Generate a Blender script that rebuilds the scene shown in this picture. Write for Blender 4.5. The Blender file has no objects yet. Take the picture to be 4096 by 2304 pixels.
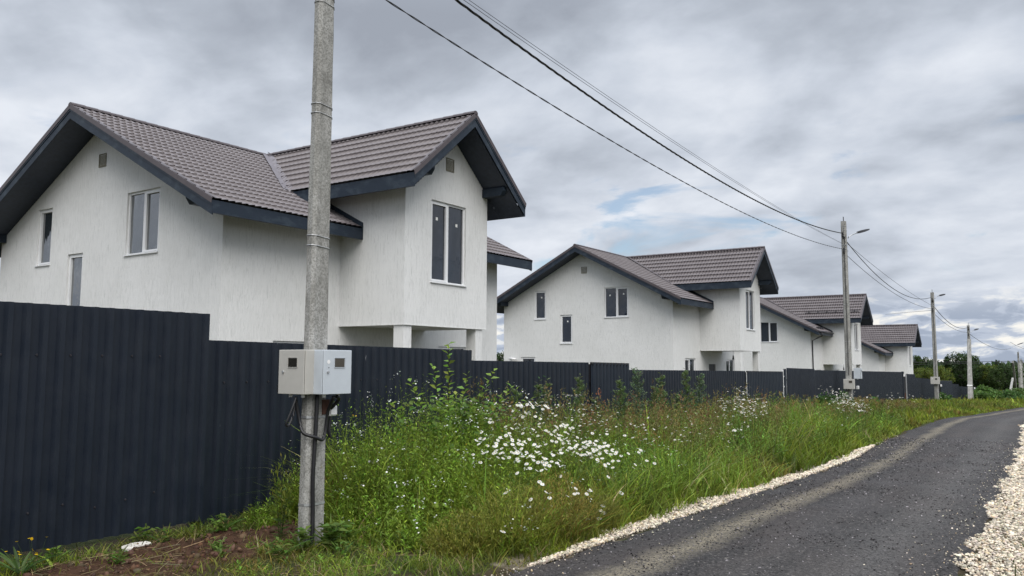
import bpy, bmesh, math, random
import numpy as np
from mathutils import Vector, Matrix
from mathutils.geometry import tessellate_polygon
R = math.radians
S = bpy.context.scene
COL = S.collection

# ------------------------------------------------------------------ camera
YAW, PITCH, ROLL = R(-56.066), R(5.283), R(0.23)
fw = Vector((math.sin(-YAW)*math.cos(PITCH), math.cos(-YAW)*math.cos(PITCH), math.sin(PITCH)))
r0 = Vector((math.cos(-YAW), -math.sin(-YAW), 0)); u0 = r0.cross(fw)
cr = r0*math.cos(ROLL)+u0*math.sin(ROLL); cu = -r0*math.sin(ROLL)+u0*math.cos(ROLL)
cd = bpy.data.cameras.new('camera'); cam = bpy.data.objects.new('camera', cd); COL.objects.link(cam)
cd.sensor_width = 36.0; cd.lens = 3291.9/4096*36.0; cd.clip_start = 0.1; cd.clip_end = 9000
cam.matrix_world = Matrix(((cr.x, cu.x, -fw.x, 0), (cr.y, cu.y, -fw.y, 0), (cr.z, cu.z, -fw.z, 0), (0, 0, 0, 1)))
S.camera = cam

# ------------------------------------------------------------------ light
SUN_EL, SUN_AZ = 50, 228          # azimuth measured from +X counter-clockwise
def build_world():
    w = bpy.data.worlds.new('World'); S.world = w; w.use_nodes = True
    nt = w.node_tree; N = nt.nodes; L = nt.links; N.clear()
    out = N.new('ShaderNodeOutputWorld')
    sky = N.new('ShaderNodeTexSky'); sky.sky_type = 'NISHITA'; sky.sun_disc = False
    sky.sun_elevation = R(SUN_EL); sky.sun_rotation = R(90-SUN_AZ); sky.air_density = 1.0; sky.dust_density = 1.0
    b1 = N.new('ShaderNodeBackground'); b1.inputs[1].default_value = 0.12; L.new(sky.outputs[0], b1.inputs[0])
    def math_(op, a, b=None, clamp=False):
        n = N.new('ShaderNodeMath'); n.operation = op; n.use_clamp = clamp
        for i, v in enumerate((a, b)):
            if v is None: continue
            if isinstance(v, (int, float)): n.inputs[i].default_value = v
            else: L.new(v, n.inputs[i])
        return n.outputs[0]
    def noise(vec, sc, det, ro, dist=0.0):
        n = N.new('ShaderNodeTexNoise'); n.inputs['Scale'].default_value = sc; n.inputs['Detail'].default_value = det
        n.inputs['Roughness'].default_value = ro; n.inputs['Distortion'].default_value = dist
        L.new(vec, n.inputs['Vector']); return n.outputs['Fac']
    def ramp(f, stops, interp='EASE'):
        n = N.new('ShaderNodeValToRGB'); n.color_ramp.interpolation = interp
        e = n.color_ramp.elements
        while len(e) < len(stops): e.new(0.5)
        for i, (p, c) in enumerate(stops):
            e[i].position = p; e[i].color = (c, c, c, 1) if isinstance(c, (int, float)) else (*c, 1)
        L.new(f, n.inputs[0]); return n.outputs[0]
    def mix(f, a, b):
        n = N.new('ShaderNodeMix'); n.data_type = 'RGBA'
        if isinstance(f, (int, float)): n.inputs[0].default_value = f
        else: L.new(f, n.inputs[0])
        for i, v in ((6, a), (7, b)):
            if isinstance(v, tuple): n.inputs[i].default_value = (*v, 1)
            else: L.new(v, n.inputs[i])
        return n.outputs[2]
    tc = N.new('ShaderNodeTexCoord'); sep = N.new('ShaderNodeSeparateXYZ'); L.new(tc.outputs['Generated'], sep.inputs[0])
    x, y, z = sep.outputs
    zz = math_('MAXIMUM', z, 0.0); den = math_('ADD', zz, 0.30)
    px = math_('DIVIDE', x, den); py = math_('DIVIDE', y, den)
    cmb = N.new('ShaderNodeCombineXYZ'); L.new(px, cmb.inputs[0]); L.new(py, cmb.inputs[1])
    mp = N.new('ShaderNodeMapping'); mp.inputs['Rotation'].default_value = (0, 0, R(-34)); mp.inputs['Scale'].default_value = (1.25, 1.0, 1)
    mp.inputs['Location'].default_value = (0.3, 7.7, 0)
    L.new(cmb.outputs[0], mp.inputs[0]); v = mp.outputs[0]
    big = noise(v, 1.0, 4, 0.5, 0.5)
    med = noise(v, 3.0, 9, 0.52, 0.25)
    fine = noise(v, 10.0, 8, 0.55, 0.2)
    s = math_('ADD', math_('MULTIPLY', big, 0.60), math_('ADD', math_('MULTIPLY', med, 0.30), math_('MULTIPLY', fine, 0.10)))
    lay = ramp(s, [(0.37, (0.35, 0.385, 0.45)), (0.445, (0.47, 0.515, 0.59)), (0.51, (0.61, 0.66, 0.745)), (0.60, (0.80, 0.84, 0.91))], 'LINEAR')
    # low cumulus band near the horizon
    mp2 = N.new('ShaderNodeMapping'); mp2.inputs['Scale'].default_value = (13, 13, 44); L.new(tc.outputs['Generated'], mp2.inputs[0])
    cum = noise(mp2.outputs[0], 1.5, 9, 0.56, 0.4)
    cumc = ramp(cum, [(0.40, (0.38, 0.44, 0.55)), (0.50, (0.52, 0.58, 0.69)), (0.56, (0.78, 0.80, 0.82)), (0.62, (0.97, 0.95, 0.90))])
    low = ramp(z, [(0.05, 1.0), (0.095, 0.0)])
    cloud = mix(low, lay, cumc)
    # gaps of blue sky, mostly low
    mp3 = N.new('ShaderNodeMapping'); mp3.inputs['Scale'].default_value = (3.2, 3.2, 11); mp3.inputs['Location'].default_value = (0.35, 0.1, 0.2)
    L.new(tc.outputs['Generated'], mp3.inputs[0])
    gap = noise(mp3.outputs[0], 1.7, 7, 0.55, 0.5)
    gapm = ramp(gap, [(0.575, 0.0), (0.70, 1.0)])
    band = ramp(z, [(0.02, 0.55), (0.13, 1.0), (0.20, 0.9), (0.30, 0.0)])
    gm = math_('MULTIPLY', gapm, band, True)
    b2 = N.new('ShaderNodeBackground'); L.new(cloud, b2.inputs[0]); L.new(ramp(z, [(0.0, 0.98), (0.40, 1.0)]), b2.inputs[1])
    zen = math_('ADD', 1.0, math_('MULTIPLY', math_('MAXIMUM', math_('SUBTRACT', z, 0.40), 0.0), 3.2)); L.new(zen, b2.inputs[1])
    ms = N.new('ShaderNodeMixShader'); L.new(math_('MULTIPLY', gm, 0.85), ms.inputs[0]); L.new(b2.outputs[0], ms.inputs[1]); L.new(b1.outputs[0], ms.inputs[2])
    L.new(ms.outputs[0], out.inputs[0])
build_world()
sl = bpy.data.lights.new('sun', 'SUN'); sl.energy = 3.0; sl.angle = R(55); sl.color = (1.0, 0.95, 0.88)
sun = bpy.data.objects.new('sun', sl); COL.objects.link(sun)
d = Vector((math.cos(R(SUN_AZ))*math.cos(R(SUN_EL)), math.sin(R(SUN_AZ))*math.cos(R(SUN_EL)), math.sin(R(SUN_EL))))
sun.rotation_euler = d.to_track_quat('Z', 'Y').to_euler(); sun.location = (-20, -20, 40)
vs = S.view_settings; vs.view_transform = 'Standard'; vs.look = 'None'; vs.gamma = 1; vs.exposure = 0.0; vs.use_curve_mapping = False
S.cycles.max_bounces = 6; S.cycles.transparent_max_bounces = 4

# ------------------------------------------------------------------ materials
class NB:
    def __init__(s, name, rough=0.8, spec=0.3, metal=0.0):
        s.m = bpy.data.materials.new(name); s.m.use_nodes = True; s.nt = s.m.node_tree; s.N = s.nt.nodes; s.L = s.nt.links
        s.p = s.N['Principled BSDF']; s.p.inputs['Roughness'].default_value = rough
        s.p.inputs['Specular IOR Level'].default_value = spec; s.p.inputs['Metallic'].default_value = metal
        s.tc = s.N.new('ShaderNodeTexCoord')
    def coord(s, scale=(1, 1, 1), which='Object'):
        mp = s.N.new('ShaderNodeMapping'); mp.inputs['Scale'].default_value = scale; s.L.new(s.tc.outputs[which], mp.inputs[0]); return mp.outputs[0]
    def noise(s, vec, sc, det=4, ro=0.5, dist=0.0):
        n = s.N.new('ShaderNodeTexNoise'); n.inputs['Scale'].default_value = sc; n.inputs['Detail'].default_value = det
        n.inputs['Roughness'].default_value = ro; n.inputs['Distortion'].default_value = dist; s.L.new(vec, n.inputs['Vector']); return n.outputs['Fac']
    def voro(s, vec, sc, feat='F1', out='Distance'):
        n = s.N.new('ShaderNodeTexVoronoi'); n.inputs['Scale'].default_value = sc; n.feature = feat; s.L.new(vec, n.inputs['Vector']); return n.outputs[out]
    def ramp(s, f, stops):
        n = s.N.new('ShaderNodeValToRGB'); e = n.color_ramp.elements
        while len(e) < len(stops): e.new(0.5)
        for i, (p, c) in enumerate(stops):
            e[i].position = p; e[i].color = (c, c, c, 1) if isinstance(c, (int, float)) else (*c, 1)
        s.L.new(f, n.inputs[0]); return n.outputs[0]
    def mix(s, f, a, b, mode='MIX'):
        n = s.N.new('ShaderNodeMix'); n.data_type = 'RGBA'; n.blend_type = mode
        if isinstance(f, (int, float)): n.inputs[0].default_value = f
        else: s.L.new(f, n.inputs[0])
        for i, v in ((6, a), (7, b)):
            if isinstance(v, tuple): n.inputs[i].default_value = (*v, 1)
            else: s.L.new(v, n.inputs[i])
        return n.outputs[2]
    def math(s, op, a, b=None, clamp=False):
        n = s.N.new('ShaderNodeMath'); n.operation = op; n.use_clamp = clamp
        for i, v in enumerate((a, b)):
            if v is None: continue
            if isinstance(v, (int, float)): n.inputs[i].default_value = v
            else: s.L.new(v, n.inputs[i])
        return n.outputs[0]
    def base(s, c):
        if isinstance(c, tuple): s.p.inputs['Base Color'].default_value = (*c, 1)
        else: s.L.new(c, s.p.inputs['Base Color'])
        return s
    def rough(s, f): s.L.new(f, s.p.inputs['Roughness']); return s
    def bump(s, h, st=0.5, dist=0.01):
        n = s.N.new('ShaderNodeBump'); n.inputs['Strength'].default_value = st; n.inputs['Distance'].default_value = dist
        s.L.new(h, n.inputs['Height']); s.L.new(n.outputs[0], s.p.inputs['Normal']); return s
def plain(name, c, rough=0.6, spec=0.4, metal=0.0, var=0.25, sc=8.0):
    b = NB(name, rough, spec, metal); n = b.noise(b.coord(), sc, 5, 0.6)
    lo = tuple(v*(1-var) for v in c); hi = tuple(min(1, v*(1+var)) for v in c)
    b.base(b.ramp(n, [(0.3, lo), (0.7, hi)])); return b.m

def m_plaster():
    b = NB('plaster', 0.9, 0.15)
    st = b.coord((1, 1, 0.16)); co = b.coord()
    n1 = b.noise(st, 17, 4, 0.7, 1.6)                       # worm grooves dragged downwards
    gr = b.ramp(n1, [(0.47, 0.0), (0.53, 1.0)])
    pat = b.ramp(b.noise(co, 1.6, 4, 0.6), [(0.35, 0.25), (0.6, 1.0)])
    hor = b.ramp(b.noise(b.coord((0.3, 0.3, 6)), 1.5, 3, 0.5), [(0.35, 0.0), (0.7, 1.0)])
    big = b.ramp(b.noise(co, 0.45, 5, 0.6), [(0.3, (0.68, 0.685, 0.675)), (0.7, (0.755, 0.76, 0.755))])
    big = b.mix(b.math('MULTIPLY', hor, 0.12), big, (0.62, 0.63, 0.63))
    grm = b.math('MULTIPLY', b.math('SUBTRACT', 1.0, gr), pat)
    n2 = b.noise(b.coord((1, 1, 0.10)), 24, 4, 0.7)
    drk = b.math('MULTIPLY', grm, b.ramp(n2, [(0.42, 0.0), (0.64, 0.50)]))
    b.base(b.mix(drk, big, (0.42, 0.43, 0.42)))
    h = b.math('ADD', gr, b.math('MULTIPLY', b.noise(co, 120, 3, 0.6), 0.4)); b.bump(h, 0.36, 0.014); return b.m
def m_tile():
    b = NB('roof_sheet', 0.42, 0.35); co = b.coord()
    c = b.ramp(b.noise(co, 1.3, 5, 0.6), [(0.3, (0.112, 0.097, 0.101)), (0.7, (0.142, 0.125, 0.129))])
    b.base(c); b.bump(b.noise(co, 260, 2), 0.12, 0.002); return b.m
def m_board():
    b = NB('painted_board', 0.5, 0.35); co = b.coord((1, 1, 5))
    sc = b.ramp(b.noise(b.coord((1.2, 1.2, 2)), 1.8, 6, 0.68), [(0.50, 0.0), (0.74, 0.7)])
    c = b.mix(sc, (0.013, 0.022, 0.036), (0.060, 0.080, 0.10))
    b.base(c); b.bump(b.noise(co, 30, 4), 0.2, 0.004); return b.m
def m_fence(name, c, c2):
    b = NB(name, 0.38, 0.34); co = b.coord()
    n = b.ramp(b.noise(co, 1.1, 5, 0.6), [(0.3, c), (0.75, c2)])
    scr = b.ramp(b.noise(b.coord((6, 6, 1.2)), 3.5, 3, 0.5), [(0.76, 0.0), (0.80, 0.6)])
    dust = b.ramp(b.noise(b.coord((1, 1, 0.6)), 7, 6, 0.7), [(0.45, 0.0), (0.8, 0.16)])
    c3 = b.mix(dust, n, (0.045, 0.05, 0.055)); c3 = b.mix(scr, c3, (0.30, 0.31, 0.33))
    b.base(c3); b.rough(b.ramp(b.noise(co, 5, 4), [(0.3, 0.36), (0.7, 0.55)])); return b.m
def m_concrete():
    b = NB('pole_concrete', 0.9, 0.15); co = b.coord((1, 1, 0.35))
    big = b.noise(co, 9, 7, 0.68); sm = b.noise(b.coord(), 60, 5, 0.7)
    c = b.ramp(big, [(0.28, (0.17, 0.168, 0.155)), (0.5, (0.32, 0.318, 0.30)), (0.72, (0.46, 0.46, 0.445))])
    c = b.mix(b.ramp(sm, [(0.42, 0.55), (0.55, 0.0)]), c, (0.10, 0.098, 0.09))
    c = b.mix(b.ramp(b.noise(b.coord(), 25, 3, 0.5), [(0.66, 0.0), (0.72, 0.5)]), c, (0.5, 0.5, 0.49))
    pit = b.ramp(b.voro(b.coord(), 34), [(0.06, 0.0), (0.2, 1.0)])
    b.base(c); b.bump(b.math('ADD', sm, b.math('MULTIPLY', pit, 0.6)), 0.6, 0.008); return b.m
def m_asphalt():
    b = NB('asphalt', 0.7, 0.28); co = b.coord()
    v = b.voro(co, 62, 'F1', 'Color'); gray = b.math('MULTIPLY', v, 1.0)
    c = b.ramp(gray, [(0.1, (0.005, 0.005, 0.005)), (0.55, (0.022, 0.0198, 0.0195)), (0.90, (0.072, 0.065, 0.062)), (0.985, (0.26, 0.24, 0.21))])
    mid = b.ramp(b.noise(co, 24, 5, 0.8), [(0.36, 0.25), (0.64, 2.0)]); c = b.mix(1.0, c, mid, 'MULTIPLY')
    big = b.noise(co, 0.9, 5, 0.6)
    c = b.mix(b.ramp(big, [(0.42, 0.0), (0.72, 0.55)]), c, (0.055, 0.052, 0.054))
    warm = b.noise(b.coord((0.4, 1.6, 1)), 1.1, 4, 0.55)
    c = b.mix(b.ramp(warm, [(0.48, 0.0), (0.68, 0.55)]), c, (0.055, 0.044, 0.040))
    sep = b.N.new('ShaderNodeSeparateXYZ'); b.L.new(b.tc.outputs['UV'], sep.inputs[0]); u = sep.outputs[0]
    wob = b.math('MULTIPLY', b.math('SUBTRACT', b.noise(b.coord((0.35, 0.35, 1)), 1.4, 3), 0.5), 0.10)
    uu = b.math('ADD', u, wob)
    def strip(c0, wd, st):
        dd = b.math('ABSOLUTE', b.math('SUBTRACT', uu, c0))
        return b.math('MULTIPLY', b.ramp(b.math('DIVIDE', dd, wd), [(0.1, 1.0), (1.0, 0.0)]), st)
    g = b.ramp(b.noise(co, 40, 5, 0.85), [(0.42, 0.0), (0.56, 1.0)])
    c = b.mix(b.math('MULTIPLY', strip(0.265, 0.085, 0.9), g), c, (0.26, 0.225, 0.16))
    c = b.mix(b.math('MULTIPLY', strip(0.76, 0.20, 0.7), g), c, (0.12, 0.115, 0.11))
    c = b.mix(b.math('MULTIPLY', strip(0.50, 0.14, 0.4), g), c, (0.11, 0.10, 0.095))
    b.base(c)
    h = b.math('ADD', b.voro(co, 62), b.math('MULTIPLY', b.noise(co, 34, 4), 0.8)); b.bump(h, 1.0, 0.016); return b.m
def m_ground():
    b = NB('ground', 0.95, 0.1); co = b.coord(which='Object')
    at = b.N.new('ShaderNodeAttribute'); at.attribute_name = 'Col'
    n = b.ramp(b.noise(co, 9, 7, 0.7), [(0.3, 0.45), (0.7, 1.45)])
    b.base(b.mix(1.0, at.outputs['Color'], n, 'MULTIPLY'))
    b.bump(b.math('ADD', b.noise(co, 18, 6, 0.7), b.math('MULTIPLY', b.noise(co, 70, 4, 0.7), 0.4)), 0.9, 0.05); return b.m
def m_attr(name, rough=0.6, trans=0.35, spec=0.25):
    m = bpy.data.materials.new(name); m.use_nodes = True; N = m.node_tree.nodes; L = m.node_tree.links
    p = N['Principled BSDF']; p.inputs['Roughness'].default_value = rough; p.inputs['Specular IOR Level'].default_value = spec
    at = N.new('ShaderNodeAttribute'); at.attribute_name = 'Col'; L.new(at.outputs['Color'], p.inputs['Base Color'])
    if trans > 0:
        t = N.new('ShaderNodeBsdfTranslucent'); L.new(at.outputs['Color'], t.inputs[0])
        mx = N.new('ShaderNodeMixShader'); mx.inputs[0].default_value = trans
        L.new(p.outputs[0], mx.inputs[1]); L.new(t.outputs[0], mx.inputs[2]); L.new(mx.outputs[0], N['Material Output'].inputs[0])
    return m
def m_glass(name, c, spec, rough=0.04):
    b = NB(name, rough, 0.5); b.p.inputs['IOR'].default_value = spec
    n = b.ramp(b.noise(b.coord((1, 1, 0.5)), 1.2, 3), [(0.35, tuple(v*0.6 for v in c)), (0.7, tuple(v*1.4 for v in c))])
    b.base(n); b.bump(b.noise(b.coord((1, 1, .7)), 1.6, 3), 0.5, 0.03); return b.m
M = dict(
    plaster=m_plaster(), tile=m_tile(), board=m_board(), concrete=m_concrete(), asphalt=m_asphalt(), ground=m_ground(),
    fence=m_fence('fence_sheet', (0.0078, 0.0120, 0.0205), (0.0120, 0.0170, 0.0275)), gate=m_fence('gate_sheet', (0.0098, 0.0155, 0.026), (0.014, 0.021, 0.033)),
    soffit=plain('soffit_board', (0.022, 0.030, 0.048), 0.45), pvc=plain('white_frame', (0.72, 0.73, 0.74), 0.35, 0.5, var=0.04),
    glass=m_glass('dark_glass', (0.008, 0.013, 0.022), 1.72), glass_pale=m_glass('sky_glass', (0.03, 0.038, 0.045), 3.0),
    sticker=plain('sticker', (0.7, 0.7, 0.68), var=0.05), vent=plain('vent_plastic', (0.20, 0.19, 0.15), 0.7),
    trim=plain('brown_trim', (0.075, 0.062, 0.066), 0.4, 0.4, var=0.12), flash=plain('valley_metal', (0.150, 0.138, 0.152), 0.55, 0.3, var=0.15, sc=3),
    steel=plain('galvanised_steel', (0.42, 0.43, 0.44), 0.45, 0.5, 0.6, 0.2, 20), dark=plain('black_rubber', (0.012, 0.012, 0.014), 0.45, 0.5),
    box_cream=plain('cream_enamel', (0.43, 0.42, 0.39), 0.45, 0.4, var=0.07, sc=5), box_grey=plain('grey_enamel', (0.47, 0.51, 0.55), 0.4, 0.45, var=0.07, sc=5),
    window_dark=plain('meter_window', (0.02, 0.019, 0.016), 0.2, 0.6), brownbox=plain('meter_brown', (0.06, 0.053, 0.042), 0.3, 0.5), wood=plain('rusty_plate', (0.10, 0.055, 0.042), 0.9, 0.1),
    white=plain('white_plastic', (0.75, 0.75, 0.75), 0.35, 0.5, var=0.03), stone=m_attr('pebble', 0.85, 0.0, 0.2), leaf=m_attr('leaf', 0.5, 0.42, 0.25),
    petal=m_attr('petal', 0.6, 0.3, 0.2), bark=plain('bark', (0.16, 0.15, 0.13), 0.95, 0.1), birch=plain('pale_bark', (0.38, 0.37, 0.34), 0.9, 0.1, var=0.35, sc=3),
    door=plain('door_leaf', (0.02, 0.021, 0.024), 0.5), hill=plain('hazed_forest', (0.020, 0.032, 0.062), 1.0, 0.0), pipe=plain('downpipe_metal', (0.03, 0.028, 0.033), 0.35, 0.5),  # hill: blue of distance haze is put into the forest colour
    interior=plain('room_dark', (0.05, 0.05, 0.055), 0.9, 0.1),
)

# ------------------------------------------------------------------ mesh helpers
class MB:
    def __init__(s): s.v = []; s.f = []
    def add(s, vs, fs):
        o = len(s.v); s.v += [tuple(p) for p in vs]; s.f += [tuple(i+o for i in f) for f in fs]; return s
    def box(s, x0, x1, y0, y1, z0, z1):
        vs = [(x, y, z) for z in (z0, z1) for y in (y0, y1) for x in (x0, x1)]
        return s.add(vs, [(0, 2, 3, 1), (4, 5, 7, 6), (0, 1, 5, 4), (2, 6, 7, 3), (0, 4, 6, 2), (1, 3, 7, 5)])
    def prism(s, poly, ext):
        n = len(poly); e = Vector(ext); a = [Vector(p) for p in poly]; b = [p+e for p in a]
        fs = [tuple(range(n))[::-1], tuple(range(n, 2*n))]+[(i, (i+1) % n, n+(i+1) % n, n+i) for i in range(n)]
        return s.add(a+b, fs)
    def tube(s, pts, rad, seg=6, cap=True):
        pts = [Vector(p) for p in pts]; rr = rad if hasattr(rad, '__len__') else [rad]*len(pts); rings = []
        for i, p in enumerate(pts):
            t = (pts[min(i+1, len(pts)-1)]-pts[max(i-1, 0)]).normalized()
            ref = Vector((0, 0, 1)) if abs(t.z) < 0.9 else Vector((1, 0, 0))
            a = t.cross(ref).normalized(); b = t.cross(a)
            rings.append([p+(a*math.cos(2*math.pi*k/seg)+b*math.sin(2*math.pi*k/seg))*rr[i] for k in range(seg)])
        fs = [(i*seg+k, i*seg+(k+1) % seg, (i+1)*seg+(k+1) % seg, (i+1)*seg+k) for i in range(len(pts)-1) for k in range(seg)]
        if cap: fs += [tuple(range(seg)), tuple(range((len(pts)-1)*seg, len(pts)*seg))[::-1]]
        return s.add([q for r in rings for q in r], fs)
    def mesh(s, name, mat, smooth=False):
        me = bpy.data.meshes.new(name); me.from_pydata(s.v, [], s.f); me.materials.append(mat)
        if smooth: me.polygons.foreach_set('use_smooth', [True]*len(me.polygons))
        me.update(); bm = bmesh.new(); bm.from_mesh(me); bmesh.ops.recalc_face_normals(bm, faces=bm.faces); bm.to_mesh(me); bm.free(); return me
    def build(s, name, mat, parent=None, smooth=False, loc=None, bevel=0):
        o = bpy.data.objects.new(name, s.mesh(name, mat, smooth)); COL.objects.link(o)
        if parent: o.parent = parent
        if loc: o.location = loc
        if bevel:
            md = o.modifiers.new('bevel', 'BEVEL'); md.width = bevel; md.segments = 2; md.limit_method = 'ANGLE'
        return o
def fast(name, V, F, mat, C=None, parent=None, smooth=False):
    V = np.asarray(V, dtype=np.float32).reshape(-1, 3); F = np.asarray(F, dtype=np.int32); k = F.shape[1]
    me = bpy.data.meshes.new(name); me.vertices.add(len(V)); me.vertices.foreach_set('co', V.ravel())
    me.loops.add(F.size); me.loops.foreach_set('vertex_index', F.ravel())
    me.polygons.add(len(F)); me.polygons.foreach_set('loop_start', np.arange(0, F.size, k, dtype=np.int32))
    if smooth: me.polygons.foreach_set('use_smooth', np.ones(len(F), dtype=bool))
    if C is not None:
        a = me.color_attributes.new('Col', 'FLOAT_COLOR', 'POINT'); cc = np.ones((len(V), 4), dtype=np.float32); cc[:, :3] = np.asarray(C).reshape(-1, 3)
        a.data.foreach_set('color', cc.ravel())
    me.materials.append(mat); me.update(calc_edges=True); me.validate()
    o = bpy.data.objects.new(name, me); COL.objects.link(o)
    if parent: o.parent = parent
    return o
def tag(o, label=None, cat=None, group=None, kind=None):
    if label: o['label'] = label
    if cat: o['category'] = cat
    if group: o['group'] = group
    if kind: o['kind'] = kind
    return o
def empty(name, loc, rz=0.0):
    o = bpy.data.objects.new(name, None); COL.objects.link(o); o.location = loc; o.rotation_euler = (0, 0, rz); o.empty_display_size = 0.2; return o
def copy_tree(o, parent=None, skip=()):
    c = o.copy(); COL.objects.link(c)
    if parent: c.parent = parent
    for ch in [x for x in bpy.data.objects if x.parent == o]:
        if ch in skip: continue
        copy_tree(ch, c, skip)
    return c
rng = np.random.default_rng(7); random.seed(7)

# ------------------------------------------------------------------ terrain
TX = [-3000, -50, 0, 8, 30, 46, 55, 67, 80, 92, 125, 150, 400, 1500, 8000]
TZ = [-10, -1.8, -1.6, -1.6, -1.68, -1.98, -2.33, -2.75, -3.15, -3.4, -3.6, -3.8, -7, -20, -20]
EX = [-60, 5.3, 7.6, 9.4, 12, 15.3, 18.2, 24, 28.6, 33, 42, 50, 60, 80, 125, 200]
EL = [3.8, 3.64, 3.5, 3.4, 3.28, 3.2, 3.38, 3.47, 3.4, 2.95, 2.3, 1.9, 1.5, 1.3, 2.2, 3.5]
ER = [0.6, 0.76, 0.80, 0.82, 0.83, 0.84, 0.86, 1.05, 1.15, 0.9, 0.2, -0.4, -1.0, -1.4, -0.6, 0.6]
edgeL = lambda x: np.interp(x, EX, EL); edgeR = lambda x: np.interp(x, EX, ER)
def vnoise(x, y, seed=0):
    x = np.asarray(x, float); y = np.asarray(y, float); xi = np.floor(x).astype(int); yi = np.floor(y).astype(int); fx = x-xi; fy = y-yi
    fx = fx*fx*(3-2*fx); fy = fy*fy*(3-2*fy)
    def h(a, b):
        n = (a*374761393+b*668265263+seed*1442695041) & 0x7fffffff; n = ((n ^ (n >> 13))*1274126177) & 0x7fffffff; return ((n ^ (n >> 16)) & 0xffff)/65535.0
    return (h(xi, yi)*(1-fx)+h(xi+1, yi)*fx)*(1-fy)+(h(xi, yi+1)*(1-fx)+h(xi+1, yi+1)*fx)*fy
def fbm(x, y, s=1.0, o=4, seed=0):
    t = 0; a = 0.5
    for i in range(o): t = t+a*vnoise(np.asarray(x)*s*2**i, np.asarray(y)*s*2**i, seed+i); a *= 0.5
    return t/(1-0.5**o)
def soilmask(x, y):
    dx = (x-4.15)/1.65; dy = (y-6.2)/0.52; m = 1.2-np.sqrt(dx*dx+dy*dy)+(fbm(x, y, 2.5, 3, 5)-0.5)*1.0
    return np.clip(m*3, 0, 1)
def tz(x, y):
    x = np.asarray(x, float); y = np.asarray(y, float); b = np.interp(x, TX, TZ)
    near = np.exp(-np.maximum(np.hypot(x-6, y-5)-10, 0)/15)
    off = (y > edgeL(x)+0.1)
    b = b+off*near*((fbm(x, y, 3, 4)-0.5)*0.07+soilmask(x, y)*(fbm(x, y, 6, 4, 3)-0.4)*0.14)
    far = np.clip((np.abs(y)-30)/150, 0, 1); return b+far*(fbm(x, y, 0.01, 3)-0.5)*3
def build_ground():
    xs = np.concatenate([[-3000, -800, -200, -60, -20, -8, -3], np.arange(-1, 2, 0.3), np.arange(2, 9, 0.05), np.arange(9, 20, 0.2), np.arange(20, 60, 1.0), np.arange(60, 200, 5), [230, 300, 400, 600, 1000, 1800, 3500, 6000]])
    ys = np.concatenate([[-4000, -1200, -300, -80, -30, -10, -4, -2, -1], np.arange(-0.5, 3, 0.25), np.arange(3, 7.6, 0.05), np.arange(8, 20, 1.0), [25, 32, 45, 70, 110, 180, 300, 600, 1300, 3000, 6000]])
    X, Y = np.meshgrid(xs, ys, indexing='ij'); Z = tz(X, Y)
    V = np.stack([X, Y, Z], -1); nx, ny = X.shape
    i = np.arange(nx-1)[:, None]*ny+np.arange(ny-1)[None]; F = np.stack([i, i+ny, i+ny+1, i+1], -1).reshape(-1, 4)
    C = np.zeros((nx, ny, 3)); C[:] = (0.050, 0.060, 0.024)
    vg = (fbm(X, Y, 2, 4, 9) > 0.52)[..., None]; C = np.where(vg, C, np.array((0.062, 0.050, 0.030)))
    sm = soilmask(X, Y)[..., None]; C = C*(1-sm)+np.array((0.075, 0.042, 0.027))*sm
    sh = (Y < edgeR(X)-0.12)[..., None]*(Y > edgeR(X)-1.7)[..., None]; C = np.where(sh, np.array((0.30, 0.26, 0.20)), C)
    sl_ = ((Y > edgeL(X)-.05)*(Y < edgeL(X)+0.3)*(X > 5.5)*(X < 18))[..., None]; C = np.where(sl_, np.array((0.22, 0.19, 0.14)), C)
    o = fast('ground', V, F, M['ground'], C, smooth=True); tag(o, kind='structure')
build_ground()
def build_road():
    xs = np.concatenate([np.arange(-40, 3, 1.0), np.arange(3, 20, 0.08), np.arange(20, 200, 0.6)])
    us = np.linspace(0, 1, 22); V = []; UV = []
    L_ = edgeL(xs)+(fbm(xs, xs*0, 3.5, 3, 21)-0.5)*0.22; R_ = edgeR(xs)-.12+(fbm(xs, xs*0, 2.3, 3, 31)-0.5)*0.16
    X = np.repeat(xs[:, None], len(us), 1); U = np.repeat(us[None], len(xs), 0); Y = L_[:, None]*(1-U)+R_[:, None]*U
    Z = np.interp(X, TX, TZ)+0.028+0.02*np.sin(math.pi*U)+(fbm(X, Y, 2.0, 3, 12)-0.5)*0.018
    Z[:, 0] -= 0.06; Z[:, -1] -= 0.06
    n = len(us); i = np.arange(len(xs)-1)[:, None]*n+np.arange(n-1)[None]; F = np.stack([i, i+1, i+n+1, i+n], -1).reshape(-1, 4)
    o = fast('road', np.stack([X, Y, Z], -1), F, M['asphalt'], smooth=True); tag(o, kind='structure')
    uv = o.data.uv_layers.new(name='UVMap'); li = np.empty(len(o.data.loops), dtype=np.int32); o.data.loops.foreach_get('vertex_index', li)
    w = np.stack([U, X/3], -1).reshape(-1, 2)[li]; uv.data.foreach_set('uv', w.ravel().astype(np.float32))
build_road()

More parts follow.
